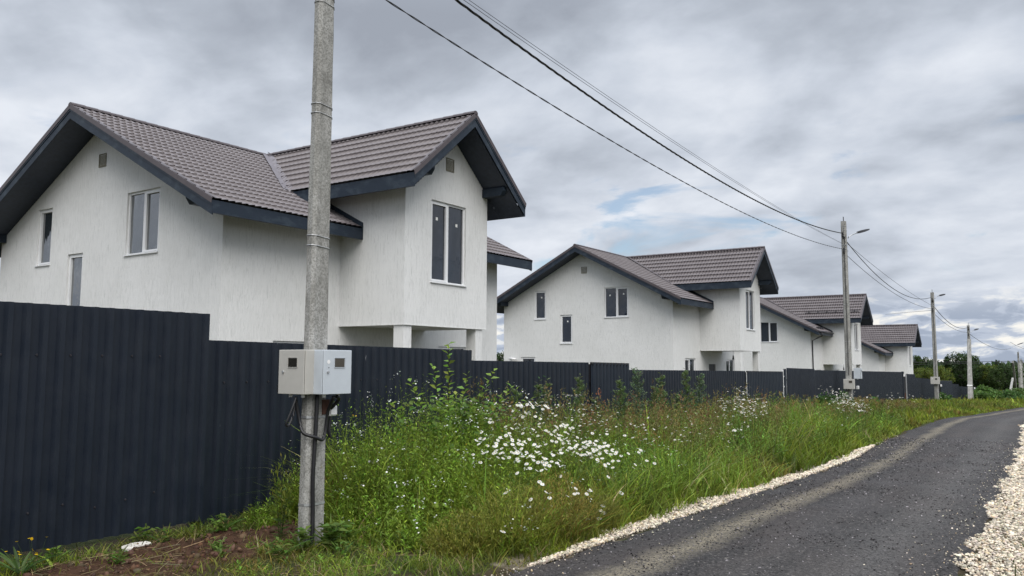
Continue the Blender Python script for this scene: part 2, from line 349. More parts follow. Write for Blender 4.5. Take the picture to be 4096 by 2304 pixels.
# ------------------------------------------------------------------ the house (local: x along the street, y away from it, z with 1.75 = floor offset)
ZG = 1.75
SM, SW, YR, XW, ZR = 0.516, 0.834, 5.35, 5.58, 6.76
D_, W_ = 10.70, 11.19
XG0, XG1, YE = -0.904, 12.137, -0.81
XI1, XI2, YP, YPO, XE1, XE2 = 3.768, 7.368, -2.307, -3.176, 3.10, 8.06
topM = lambda y: ZR-SM*abs(y-YR); topW = lambda x: ZR-SW*abs(x-XW)
def tile_sheet(P, u, v, lu, lv, nrm, keep=None, pitch=0.1825, course=0.385):
    """P eave/ridge corner at the ridge; u along the ridge, v down the slope"""
    seg = 8; nu = int(round(lu/pitch))*seg; us = np.linspace(0, lu, nu+1)
    ph = (us/pitch) % 1.0; wave = 0.5+0.5*np.cos(2*np.pi*ph); wave = wave**0.8*0.050
    scal = 0.052*np.cos(2*np.pi*ph)          # the step line is wavy too
    rows = []; nc = int(math.ceil(lv/course))
    start = lv-nc*course
    for c in range(nc+0):
        a = start+c*course
        rows += [(max(a, 0)-.024*(c > 0), 0.0), (a+course*0.80, 0.010), (a+course, 0.024)]
    vs = np.array([q[0] for q in rows]); hs = np.array([q[1] for q in rows])
    V = np.array(P)[None, None]+us[:, None, None]*np.array(u)+(vs[None, :, None]+(hs > 0.005)[None, :, None]*scal[:, None, None]*0.9+(hs <= 0.005)[None, :, None]*scal[:, None, None]*0.9)*np.array(v)+(wave[:, None, None]+hs[None, :, None])*np.array(nrm)
    n = len(vs); i = np.arange(nu)[:, None]*n+np.arange(n-1)[None]; F = np.stack([i, i+n, i+n+1, i+1], -1).reshape(-1, 4); V = V.reshape(-1, 3)
    if keep is not None:
        c = V[F].mean(1); F = F[keep(c)]
    return V, F
def lapped(mb, a, b, c, n, th=0.012):
    """boards from edge a to edge b (both Vectors, length direction a->b), stacked along c n times, lapped"""
    a, b, c = Vector(a), Vector(b), Vector(c); nn = (b-a).cross(c).normalized()
    if nn.z > 0: nn = -nn
    for i in range(n):
        p, q = a+c*i, b+c*i
        mb.add([p, q, q+c*0.93+nn*th, p+c*0.93+nn*th, q+c*0.96-nn*th*1.5, p+c*0.96-nn*th*1.5, q+c, p+c], [(0, 1, 2, 3), (3, 2, 4, 5), (5, 4, 6, 7)])
def wall_face(mb, outline, holes, axis, pos, depth=0.12):
    """outline [(a,z)], holes [(a0,a1,z0,z1)]; axis 'X' = face at x=pos looking -x (a = y), 'Y' = face at y=pos looking -y (a = x)"""
    to = (lambda a, z, d: (pos+d, a, z)) if axis == 'X' else (lambda a, z, d: (a, pos+d, z))
    loops = [[Vector((a, z, 0)) for a, z in outline]]+[[Vector((a0, z0, 0)), Vector((a1, z0, 0)), Vector((a1, z1, 0)), Vector((a0, z1, 0))] for a0, a1, z0, z1 in holes]
    flat = [p for l in loops for p in l]; tris = tessellate_polygon(loops)
    mb.add([to(p.x, p.y, 0) for p in flat], [tuple(t) for t in tris])
    for a0, a1, z0, z1 in holes:
        c = [(a0, z0), (a1, z0), (a1, z1), (a0, z1)]
        for i in range(4):
            (p, q), (s, t) = c[i], c[(i+1) % 4]
            mb.add([to(p, q, 0), to(s, t, 0), to(s, t, depth), to(p, q, depth)], [(0, 1, 2, 3)])
GW = [(2.55, 4.0, 2.76, 4.42, 2, 'double'), (7.78, 8.56, 2.77, 4.43, 1, 'narrow'), (6.04, 6.82, 1.37, 3.0, 1, 'stair'), (8.5, 9.49, -0.6, 0.62, 1, 'ground')]
FW = [(1.57, 3.08, -0.85, 0.555, 2, 'left_low'), (8.0, 9.45, -0.85, 0.54, 2, 'right_low')]
PW = [(4.814, 6.343, 2.161, 4.394, 2, 'wing')]
def make_window(root, axis, pos, w, glass, stickers, label=None):
    a0, a1, z0, z1, n, nm = w
    to = (lambda mb, p, q, r, s, d0, d1: mb.box(pos+d0, pos+d1, p, q, r, s)) if axis == 'X' else (lambda mb, p, q, r, s, d0, d1: mb.box(p, q, pos+d0, pos+d1, r, s))
    f = MB(); b = 0.055
    to(f, a0, a1, z0+.02, z0+b, .055, .12); to(f, a0, a1, z1-b, z1, .055, .12); to(f, a0, a0+b, z0+b, z1-b, .055, .12); to(f, a1-b, a1, z0+b, z1-b, .055, .12)
    mid = (a0+a1)/2
    if n == 2: to(f, mid-.04, mid+.04, z0+b, z1-b, .055, .12)
    spans = [(a0+b, mid-.04), (mid+.04, a1-b)] if n == 2 else [(a0+b, a1-b)]
    for k, (p, q) in enumerate(spans):               # opening sash, slightly proud
        if k == 0 or n == 1:
            to(f, p+.001, q-.001, z0+b+.001, z0+b+.045, .045, .10); to(f, p+.001, q-.001, z1-b-.045, z1-b-.001, .045, .10)
            to(f, p+.001, p+.045, z0+b+.045, z1-b-.045, .045, .10); to(f, q-.045, q-.001, z0+b+.045, z1-b-.045, .045, .10)
    fo = f.build('window', M['pvc'], root, loc=(0, 0, ZG)); tag(fo, label)
    p = MB()
    for q in spans: to(p, q[0]-.005, q[1]+.005, z0+b-.01, z1-b+.01, .095, .105)
    po = p.build('pane', M[glass], fo)
    s = MB(); to(s, a0-.02, a1+.02, z0-.012, z0+.018, -.045, .054); s.build('sill', M['pvc'], fo)
    if stickers:
        st = MB()
        for k, q in enumerate(spans):
            c = (q[0]+q[1])/2+(.07 if k else -.05); hz = z1-b-(z1-z0)*(.17+.03*k)
            to(st, c-.04, c+.045, hz-.085, hz, .089, .094)
        st.build('sticker', M['sticker'], fo)
    return fo
def make_house(label):
    root = empty('house', (0, 0, 0)); tag(root, label, 'house', 'white houses in a row behind the fence')
    P = lambda mb, name, mat, par=None, **k: mb.build(name, mat, par or root, loc=(0, 0, ZG) if par is None else None, **k)
    # walls
    w = MB(); zb = -2.9
    zt = topM(0)-.10
    wall_face(w, [(0, zb), (D_, zb), (D_, zt), (YR, ZR-.10), (0, zt)], [q[:4] for q in GW], 'X', 0.0)
    wall_face(w, [(0, zb), (W_, zb), (W_, zt), (0, zt)], [q[:4] for q in FW]+[(5.1, 6.2, -1.75, .25)], 'Y', 0.0)
    w.add([(W_, 0, zb), (W_, D_, zb), (W_, D_, zt), (W_, YR, ZR-.10), (W_, 0, zt)], [(0, 1, 2, 3, 4)])
    w.add([(0, D_, zb), (W_, D_, zb), (W_, D_, zt), (0, D_, zt)], [(0, 1, 2, 3)])
    ztw = topW(XI1)-.10
    wall_face(w, [(XI1, 1.003), (XI2, 1.003), (XI2, ztw), (XW, ZR-.12), (XI1, ztw)], [q[:4] for q in PW], 'Y', YP)
    for x in (XI1, XI2): w.add([(x, YP, 1.003), (x, 0.0, 1.003), (x, 1.7, 1.003), (x, 1.7, ztw), (x, YP, ztw)], [(0, 1, 2, 3, 4)])
    w.add([(XI1, YP, 1.003), (XI2, YP, 1.003), (XI2, 0.002, 1.003), (XI1, 0.002, 1.003)], [(0, 1, 2, 3)])
    P(w, 'wall', M['plaster'])
    drip = MB(); drip.box(XI1-.012, XI2+.012, YP-.012, YP+.05, .985, 1.001); drip.box(XI1-.012, XI1+.05, YP+.05, -.002, .985, 1.001); P(drip, 'drip_edge', M['plaster'])
    for x0 in (3.80, 6.885):
        c = MB(); c.box(x0, x0+.31, YP+.03, YP+.36, -2.9, .984); P(c, 'column', M['plaster'])
    dr = MB(); dr.box(5.1, 6.2, .06, .11, -1.75, .25); do = P(dr, 'door', M['door']); hd = MB(); hd.tube([(5.25, .05, -.75), (5.25, .01, -.75), (5.38, .01, -.75)], .012); hd.build('handle', M['steel'], do)
    # roof
    cm = 1/math.sqrt(1+SM*SM); lm = (YR-YE)/cm
    parts = []
    dead = lambda c: ~((c[:, 0] > XI1+.02) & (c[:, 0] < XI2-.02) & (c[:, 1] < YR-SW/SM*np.abs(c[:, 0]-XW)-.25))
    parts.append(tile_sheet((XG0, YR, ZR), (1, 0, 0), (0, -cm, -SM*cm), XG1-XG0, lm, (0, -SM*cm, cm), dead))
    parts.append(tile_sheet((XG0, YR, ZR), (1, 0, 0), (0, cm, -SM*cm), XG1-XG0, lm, (0, SM*cm, cm)))
    cw = 1/math.sqrt(1+SW*SW); lw = (XW-XE1)/cw; ly = 9.0
    kw = lambda c: (c[:, 1] < YR-SW/SM*np.abs(c[:, 0]-XW)+.12)
    parts.append(tile_sheet((XW, YPO, ZR+.004), (0, 1, 0), (-cw, 0, -SW*cw), ly, lw, (-SW*cw, 0, cw), kw))
    parts.append(tile_sheet((XW, YPO, ZR+.004), (0, 1, 0), (cw, 0, -SW*cw), ly, lw, (SW*cw, 0, cw), kw))
    V = []; F = []; o = 0
    for v, f in parts: V.append(v); F.append(f+o); o += len(v)
    V = np.concatenate(V); F = np.concatenate(F); used, inv = np.unique(F, return_inverse=True); V = V[used]; F = inv.reshape(F.shape)
    roof = fast('roof', V, F, M['tile'], parent=root); roof.location = (0, 0, ZG)
    A = lambda mb, name, mat, **k: mb.build(name, mat, roof, **k)
    rc = MB()
    def ridge(p, q):
        p, q = Vector(p), Vector(q); t = (q-p).normalized(); side = Vector((-t.y, t.x, 0)); L = (q-p).length; n = int(L/0.35)
        for i in range(n):
            a, b = p+(q-p)*(i/n), p+(q-p)*((i+1)/n)+t*.02
            pr = lambda c, s: [c+side*(math.cos(math.pi*k/6)*.10*s)+Vector((0, 0, math.sin(math.pi*k/6)*.085*s-.03)) for k in range(7)]
            va, vb = pr(a, 1.0), pr(b, 1.13); rc.add(va+vb, [(k, k+1, k+8, k+7) for k in range(6)])
        rc.add(pr(p, 1.0)+[p], [(0, 1, 2, 3, 4, 5, 6)])
    ridge((XG0-.02, YR, ZR+.05), (XG1+.02, YR, ZR+.05)); ridge((XW, YPO-.02, ZR+.055), (XW, YR, ZR+.055)); A(rc, 'ridge_cap', M['trim'])
    # rake boards and brown rake trim on the main gables
    def rake(p, q, out):
        fb, tr = MB(), MB()          # p ridge, q eave on the roof top plane; out = unit vector outwards
        p, q, o_ = Vector(p), Vector(q), Vector(out)
        up = Vector((0, 0, 1)); sl_ = (q-p).normalized(); ex = sl_*.01
        a, b = p, q+ex
        fb.prism([a-up*.035, b-up*.035, b-up*.335, a-up*.335], o_*-.032)
        fb.prism([a-up*.03+o_*.016, b-up*.03+o_*.016, b-up*.13+o_*.016, a-up*.13+o_*.016], o_*-.0155)
        nrm = Vector((-sl_.x*sl_.z, -sl_.y*sl_.z, 1-sl_.z*sl_.z)).normalized()
        tr.prism([a+nrm*.052+o_*.028, b+nrm*.052+o_*.028, b-up*.075+o_*.028, a-up*.075+o_*.028], o_*-.010)
        tr.prism([a+nrm*.052+o_*.0179, b+nrm*.052+o_*.0179, b+nrm*.044+o_*.0179, a+nrm*.044+o_*.0179], o_*-.13)
        A(fb, 'rake_board', M['board']); A(tr, 'rake_trim', M['trim'])
    for x, o_ in ((XG0, (-1, 0, 0)), (XG1, (1, 0, 0))):
        for ye in (YE, 2*YR-YE): rake((x, YR, ZR), (x, ye, topM(ye)), o_)
    for xe in (XE1, XE2+.01): rake((XW, YPO, ZR), (xe, YPO, topW(xe)), (0, -1, 0))
    # eave fascias (lower board stands proud of the upper)
    ze = topM(YE); yb = 2*YR-YE; zw = topW(XE1)
    def fas(*boxes):
        ef = MB()
        for b in boxes: ef.box(*b)
        A(ef, 'fascia', M['board'])
    for x0, x1 in ((XG0+.002, XI1-.004), (XI2+.004, XG1-.002)): fas((x0, x1, YE-.004, YE+.03, ze-.10, ze-.005), (x0, x1, YE-.028, YE+.03, ze-.30, ze-.101))
    fas((XG0+.002, XG1-.002, yb-.03, yb+.02, ze-.30, ze-.02))
    fas((XE1-.004, XE1+.03, YPO+.002, 1.35, zw-.12, zw-.005), (XE1-.028, XE1+.03, YPO+.002, 1.35, zw-.36, zw-.121))
    fas((XE2-.03, XE2+.004, YPO+.002, 1.35, zw-.12, zw-.005), (XE2-.03, XE2+.028, YPO+.002, 1.35, zw-.36, zw-.121))
    for sx, x in ((-1, XI1), (1, XI2)):      # upstand boards where the main eave meets the wing
        y0, y1 = YE-.03, .9; ef = MB()
        xa, xb = (x-.055, x-.006) if sx < 0 else (x+.006, x+.055)
        ef.prism([(xa, y0, topM(y0)-.16), (xa, y1, topM(y1)-.16), (xa, y1, topM(y1)+.17), (xa, y0, topM(y0)+.17)], (xb-xa, 0, 0)); A(ef, 'upstand_board', M['board'])
    # soffits
    th = .285
    for x0, x1 in ((XG0+.03, -.004), (W_+.004, XG1-.03)):
        for sgn in (-1, 1):
            n = int(lm/0.115); c = Vector((0, sgn*(YR-YE), -SM*(YR-YE)))/n; so = MB()
            a = Vector((x0, YR, ZR-th)); lapped(so, a, a+Vector((x1-x0, 0, 0)), c, n); A(so, 'soffit', M['soffit'])
    for sgn in (-1, 1):
        n = int(lw/0.115); c = Vector((sgn*(XW-XE1), 0, -SW*(XW-XE1)))/n
        so = MB(); a = Vector((XW, YPO+.03, ZR-.36)); lapped(so, a, a+Vector((0, YP-YPO-.034, 0)), c, n); A(so, 'soffit', M['soffit'])
    def eave_soffit(p, q, c, n):
        so = MB(); lapped(so, p, q, c, n); A(so, 'soffit', M['soffit'])
    c = Vector((0, -(.0-YE), -SM*(.0-YE)))/7
    for x0, x1 in ((-.004, XI1-.006), (XI2+.006, W_+.004)):
        a = Vector((x0, -.002, topM(0)-th)); eave_soffit(a, a+Vector((x1-x0, 0, 0)), c, 7)
    a = Vector((0, D_+.002, topM(0)-th)); eave_soffit(a, a+Vector((W_, 0, 0)), Vector((0, -YE, SM*YE))/7, 7)
    for sg, xi, xe in ((-1, XI1, XE1), (1, XI2, XE2)):
        a = Vector((xi+sg*.002, YP, topW(xi)-.36)); eave_soffit(a, a+Vector((0, 3.7, 0)), Vector((xe-xi, 0, topW(xe)-topW(xi)))/7, 7)
    # purlin ends under the overhangs
    for (x0, x1, y0, y1, zc, dd) in ((XG0+.10, -.004, .10, .30, topM(.2)-.30, 'x'), (XG0+.10, -.004, D_-.30, D_-.10, topM(.2)-.30, 'x'), (XI1+.06, XI1+.26, YPO+.12, YP-.004, topW(XI1+.16)-.37, 'y'), (XI2-.26, XI2-.06, YPO+.12, YP-.004, topW(XI1+.16)-.37, 'y')):
        b = MB(); h = .19
        if dd == 'x': b.prism([(x0, y0, zc-.05), (x0+.10, y0, zc-h), (x1, y0, zc-h), (x1, y0, zc+.05), (x0, y0, zc+.05)], (0, y1-y0, 0))
        else: b.prism([(x0, y0, zc-.05), (x0, y0+.10, zc-h), (x0, y1, zc-h), (x0, y1, zc+.05), (x0, y0, zc+.05)], (x1-x0, 0, 0))
        A(b, 'purlin_end', M['board'])
    # gable vents
    for ax, a0, z0 in (('X', 5.09, 5.285), ('Y', 5.41, 5.29)):
        v = MB(); a1, z1 = a0+.35, z0+.37
        bx = (lambda p, q, r, s, d0, d1: v.box(-d1, -d0, p, q, r, s)) if ax == 'X' else (lambda p, q, r, s, d0, d1: v.box(p, q, YP-d1, YP-d0, r, s))
        bx(a0, a1, z0, z0+.03, .002, .022); bx(a0, a1, z1-.03, z1, .002, .022); bx(a0, a0+.03, z0+.03, z1-.03, .002, .022); bx(a1-.03, a1, z0+.03, z1-.03, .002, .022)
        for k in range(9): bx(a0+.031, a1-.031, z0+.035+k*.033, z0+.055+k*.033, .003, .012)
        P(v, 'vent_grille', M['vent'])
    return root, roof
def valley(roof, wd, mat, near_only=False):
    vf = MB(); random.seed(3)
    a = Vector((XW-.05, YR-.1, ZR+.05)); xe = 3.12; b = Vector((xe, YR-SW/SM*(XW-xe), topW(xe)+.055))
    for s in ((1,) if near_only else (1, -1)):
        n = 16
        for i in range(n):
            p, q = a.lerp(b, i/n), a.lerp(b, (i+1.03)/n)
            dl = Vector((-wd*.62, 0, .012)); dr_ = Vector((wd*.38, 0, .62*wd*.38+.012))
            j = lambda: Vector((random.uniform(-.012, .012), 0, random.uniform(0, .012)))
            pts = [p+dl+j(), p-Vector((0, 0, .0)), p+dr_+j(), q+dl+j(), q-Vector((0, 0, .0)), q+dr_+j()]
            if s < 0: pts = [Vector((2*XW-t.x, t.y, t.z)) for t in pts]
            vf.add(pts, [(0, 1, 4, 3), (1, 2, 5, 4)])
    return vf.build('valley_flashing', mat, roof)
HP = {1: (12.012, 16.237, 0.0), 2: (40.336, 17.0, -.206), 3: (67.405, 16.8, -.905), 4: (96.127, 16.904, -2.217)}
HL = {1: 'nearest white house, with pale gable windows and a grey strip in its roof valley',
      2: 'white house with stickers on its dark gable windows, second along the fence',
      3: 'white house with dark drainpipe and snow guards on its roof, third in the row',
      4: 'farthest white house, smallest roof, standing before the trees'}
base, roof1 = make_house(HL[1])
houses = {1: base}; roofs = {1: roof1}
for h in (2, 3, 4):
    c = copy_tree(base); c['label'] = HL[h]; houses[h] = c
    roofs[h] = [x for x in bpy.data.objects if x.parent == c and x.name.startswith('roof')][0]
for h, o in houses.items():
    o.location = (HP[h][0], HP[h][1], HP[h][2]-ZG)
    for w_ in GW: make_window(o, 'X', 0.0, w_, 'glass_pale' if h == 1 else 'glass', h == 2, 'window pane reflecting pale cloud' if (h == 1 and w_[5] == 'double') else None)
    for w_ in FW: make_window(o, 'Y', 0.0, w_, 'glass', False)
    for w_ in PW: make_window(o, 'Y', YP, w_, 'glass', h == 1, 'tall two-pane window with paper stickers' if h == 1 else None)
    if h == 1: valley(roofs[h], .36, M['flash'])
    else: valley(roofs[h], .20, M['trim'])
# extras on house three: snow guards and a drainpipe
for k in range(6):
    y = -2.6+k*.72; zc = topW(3.75)+.10; g = MB()
    g.box(3.62, 3.80, y-.03, y+.03, topW(3.75)-.03, zc+.08); g.build('snow_guard_bracket', M['pipe'], roofs[3])
g = MB(); g.tube([(3.66, -2.95, topW(3.7)+.17), (3.66, 1.3, topW(3.7)+.17)], .022); g.tube([(3.66, -2.95, topW(3.7)+.08), (3.66, 1.3, topW(3.7)+.08)], .022); g.build('snow_guard_rail', M['pipe'], roofs[3])
for k in range(3):
    g = MB(); y = -.45; g.box(.4+k*.75, .48+k*.75, y-.1, y+.1, topM(y)+.0, topM(y)+.20); g.build('snow_guard_bracket', M['pipe'], roofs[3])
g = MB(); g.tube([(-.10, YE-.09, topM(YE)-.06), (-.10, YE-.09, 3.22), (.10, -.5, 3.05), (.14, -.09, 2.85), (.14, -.09, -2.0)], .05, 8); g.tube([(XG0, YE-.10, topM(YE)-.05), (XI1-.1, YE-.10, topM(YE)-.05)], .055, 8)
g.build('drainpipe', M['pipe'], houses[3], smooth=True, loc=(0, 0, ZG))
g = MB(); g.tube([(HP[2][0]-.01, HP[2][1]+10.13, HP[2][2]+.51), (HP[2][0]-.12, HP[2][1]+10.13, HP[2][2]+.53), (HP[2][0]-.16, HP[2][1]+10.0, HP[2][2]+.50)], .03, 8)
g.tube([(HP[2][0]-.16, HP[2][1]+10.16, HP[2][2]+.53), (HP[2][0]-.20, HP[2][1]+9.72, HP[2][2]+.49)], [.075, .06], 10); so_ = g.build('security_camera', M['white'], smooth=True)
tag(so_, 'small white camera fixed low on the gable wall of the second house', 'camera')
g = MB(); g.box(HP[3][0]-.14, HP[3][0]-.004, HP[3][1]+5.02, HP[3][1]+5.16, HP[3][2]+4.85, HP[3][2]+5.0); g.tube([(HP[3][0]-.10, HP[3][1]+5.09, HP[3][2]+4.85), (HP[3][0]-.10, HP[3][1]+5.09, HP[3][2]+4.45)], [.07, .05], 8)
tag(g.build('wall_lamp', M['dark'], smooth=False), 'black wall lamp high on the third house gable', 'wall lamp')
for h in (2, 3):
    g = MB(); X0, Y0, Z0 = HP[h]; g.tube([(X0+5.9, Y0-1.15, Z0+1.0), (X0+5.9, Y0-1.15, Z0+.75)], .008, 5); g.tube([(X0+5.9, Y0-1.15, Z0+.75), (X0+5.9, Y0-1.15, Z0+.52)], [.03, .06], 8)
    tag(g.build('hanging_lamp', M['dark']), 'black lamp hanging under the porch of the %s house' % ('second', 'third')[h-2], 'lamp')

# ------------------------------------------------------------------ fence
def sheet_mesh(x0, x1, zt0, zt1, zb0, zb1, pitch=.14, y=0.0, dep=.032):
    n = max(1, int(round((x1-x0)/pitch))); p = (x1-x0)/n; pro = []
    for k in range(n):
        a = x0+k*p; pro += [(a, 0), (a+p*.48, 0), (a+p*.62, -dep), (a+p*.90, -dep)]
    pro.append((x1, 0)); vs = []
    for (x, dy) in pro:
        t = (x-x0)/(x1-x0); zt = zt0+(zt1-zt0)*t; zb = zb0+(zb1-zb0)*t
        vs += [(x, y+dy, zb), (x, y+dy, zt)]
    mb = MB(); mb.add(vs, [(2*i, 2*i+2, 2*i+3, 2*i+1) for i in range(len(pro)-1)]); return mb
RUNS = [  # x0, x1, top0, top1, bottom0, bottom1, y, is gate, label
    (-6.0, 5.06, .48, .48, -1.51, -1.51, 7.0, 0, 'tall navy corrugated fence run nearest the camera, left of the utility pole'),
    (4.98, 9.42, .225, .195, -1.78, -1.80, 7.045, 0, 'navy corrugated fence run behind the nearest utility pole'),
    (9.40, 12.95, .05, .035, -1.85, -1.9, 7.09, 0, 'dark navy fence run behind the leafy sapling'),
    (12.97, 14.46, .035, .02, -1.80, -1.85, 7.03, 1, 'faded blue gate leaf ending at the step down in front of the second house'),
    (14.50, 21.5, -.10, -.155, -2.0, -2.05, 7.08, 0, 'navy fence run below the second house, behind the tallest mugwort'),
    (21.52, 24.75, -.16, -.19, -1.95, -2.0, 7.02, 1, 'faded blue gate leaf beside the white gap post'),
    (25.15, 28.35, -.08, -.12, -2.05, -2.1, 7.0, 0, 'short tall fence run standing proud just past the white gap post'),
    (28.37, 46.2, -.155, -.32, -2.2, -2.45, 7.06, 0, 'long navy fence run behind the second utility pole'),
    (47.1, 50.0, -.42, -.47, -2.5, -2.6, 7.0, 0, 'navy fence run past the brown post, below the farthest house'),
    (50.02, 57.6, -.65, -.835, -2.6, -2.9, 7.0, 0, 'navy fence run behind the third utility pole'),
    (60.8, 67.3, -.98, -1.08, -2.9, -3.1, 7.0, 1, 'far gate with a pale top rail to the right of the third pole'),
    (67.4, 71.5, -1.29, -1.39, -3.1, -3.3, 7.0, 0, 'low far fence run just beyond the pale-topped gate'),
    (71.52, 91.5, -1.55, -2.07, -3.3, -3.8, 7.0, 0, 'farthest fence run, fading behind the bushes and the twin poles')]
for i, (x0, x1, a, b, c, d_, y, gate, lab) in enumerate(RUNS):
    root = empty('gate' if gate else 'metal_fence', (x0, y, c)); tag(root, lab, 'gate' if gate else 'fence', None if gate else 'runs of navy metal fence')
    L = x1-x0; sh = sheet_mesh(0, L, a-c, b-c, 0, d_-c); sh.build('corrugated_sheet', M['gate' if gate else 'fence'], root)
    r = MB()
    for hz in (.35, (a-c)-.38): r.prism([(0.01, .022, hz), (L-.01, .022, hz+(d_-c)), (L-.01, .022, hz+.04+(d_-c)), (0.01, .022, hz+.04)], (0, .02, 0))
    r.build('rail', M['dark'], root)
    n = max(2, int(L/2.4)+1)
    for k in range(n):
        x = .06+(L-.12)*k/(n-1); p = MB(); p.box(x-.03, x+.03, .043, .103, -.3, (a-c)-.03+(b-a)*k/(n-1)); p.build('post', M['pipe'], root)
    s = MB()
    if i < 4:
        st = 0.2765 if not gate else .3
        for k in range(int(L/st)):
            for hz in (.27+(.03*(k % 3) if i == 0 else 0), (a-c)-.42):
                s.tube([(.035+k*st, -.001, hz), (.035+k*st, -.010, hz)], [.010, .008], 6)
        s.build('screw', M['pipe'], root)
    if gate:
        t = MB(); t.prism([(0, -.021, a-c-.03), (L, -.021, b-c-.03), (L, -.021, b-c+.006), (0, -.021, a-c+.006)], (0, .04, 0)); t.build('top_rail', M['steel' if i == 10 else 'dark'], root)
g = MB(); g.box(24.80, 24.84, 7.0, 7.05, -2.1, -.13)
for k in range(5): g.box(24.845, 24.90, 7.0, 7.03, -.35-k*.3, -.31-k*.3)
tag(g.build('gap_post', M['white']), 'thin white post filling the narrow gap in the fence beside the gate', 'post')
g = MB(); g.box(24.93, 25.06, 6.98, 7.05, -2.1, -.12); tag(g.build('fence_post', M['gate']), 'wide blue post just right of the white gap post', 'post')
g = MB(); g.box(46.3, 46.5, 7.0, 7.1, -2.6, -.30); tag(g.build('gate_post', M['fence']), 'dark post closing the long fence run beside the brown post', 'post')
g = MB(); g.box(46.52, 46.62, 6.95, 7.05, -2.7, -1.4); tag(g.build('wooden_post', M['wood']), 'short brown wooden post standing at the end of the long fence run', 'post')
g = MB(); g.tube([(46.8, 6.95, -2.5), (46.75, 6.95, -.45)], .03); tag(g.build('pale_rail', M['steel']), 'pale upright steel tube by the short brown post', 'rail')
g = MB(); g.box(46.25, 46.42, 6.93, 6.99, -.55, -.42); tag(g.build('letter_box', M['white']), 'small white box hung near the top of the dark end post', 'box')

# ------------------------------------------------------------------ poles, boxes, lamps, wires
def pole_mesh(h, sx0, sy0, sx1, sy1):
    m = MB(); n = 26; rs = np.random.default_rng(3)
    for i in range(n+1):
        t = i/n; sx, sy = (sx0+(sx1-sx0)*t)/2, (sy0+(sy1-sy0)*t)/2; c = .028; z = -.5+t*(h+.5)
        pts = [(-sx+c, -sy), (sx-c, -sy), (sx, -sy+c), (sx, sy-c), (sx-c, sy), (-sx+c, sy), (-sx, sy-c), (-sx, -sy+c)]
        m.v += [(p+rs.normal(0, .0013), q+rs.normal(0, .0013), z) for p, q in pts]
        if i:
            o = (i-1)*8; m.f += [(o+k, o+(k+1) % 8, o+8+(k+1) % 8, o+8+k) for k in range(8)]
    m.f.append(tuple(range(n*8, n*8+8))); return m
def band(sx, sy, z, th=.004, hh=.02):
    b = MB(); sx += th; sy += th; pts = [(-sx+.028, -sy), (sx-.028, -sy), (sx, -sy+.028), (sx, sy-.028), (sx-.028, sy), (-sx+.028, sy), (-sx, sy-.028), (-sx, -sy+.028)]
    b.add([(p, q, z) for p, q in pts]+[(p, q, z+hh) for p, q in pts], [(k, (k+1) % 8, 8+(k+1) % 8, 8+k) for k in range(8)]); return b
def make_pole(x, y, zb, h, rz, label, top=(.165, .10), bot=(.25, .13), leanx=0.0, leany=0.0, rings=()):
    root = empty('utility_pole', (x, y, zb), rz); root.rotation_euler = (leany, leanx, rz); tag(root, label, 'pole', 'concrete utility poles along the lane')
    pole_mesh(h, bot[0], bot[1], top[0], top[1]).build('shaft', M['concrete'], root)
    for sx in (-.035, .035):
        r = MB(); r.tube([(sx, 0, h-.02), (sx, 0, h+.17)], .008, 5); r.build('rebar_stub', M['dark'], root)
    for z in rings:
        t = (z+.5)/(h+.5); sx, sy = (bot[0]+(top[0]-bot[0])*t)/2, (bot[1]+(top[1]-bot[1])*t)/2
        if z < 1.4: band(sx, sy, z).build('steel_band', M['steel'], root)
        else:
            w = MB(); e = .004; k_ = .028; pts = [(-sx+k_, -sy-e, z+.006), (sx-k_, -sy-e, z-.006), (sx+e, -sy+k_, z-.012), (sx+e, sy-k_, z-.006), (sx-k_, sy+e, z), (-sx+k_, sy+e, z+.01), (-sx-e, sy-k_, z+.012), (-sx-e, -sy+k_, z+.010), (-sx+k_, -sy-e, z+.006)]
            w.tube(pts, .0038, 5); w.build('tie_wire', M['steel'], root)
    return root
ZB1 = -1.62
p1 = make_pole(5.13, 5.56, ZB1, 6.9, R(-1), 'nearest concrete pole, rising out of the top of the frame before the first house', top=(.165, .105), bot=(.238, .125), rings=[ZB1*-1+z for z in (3.37, 3.30, 2.34, 2.255, 1.13, 1.04, -.48, -1.23)])
p1.children[0].data.name = 'shaft'
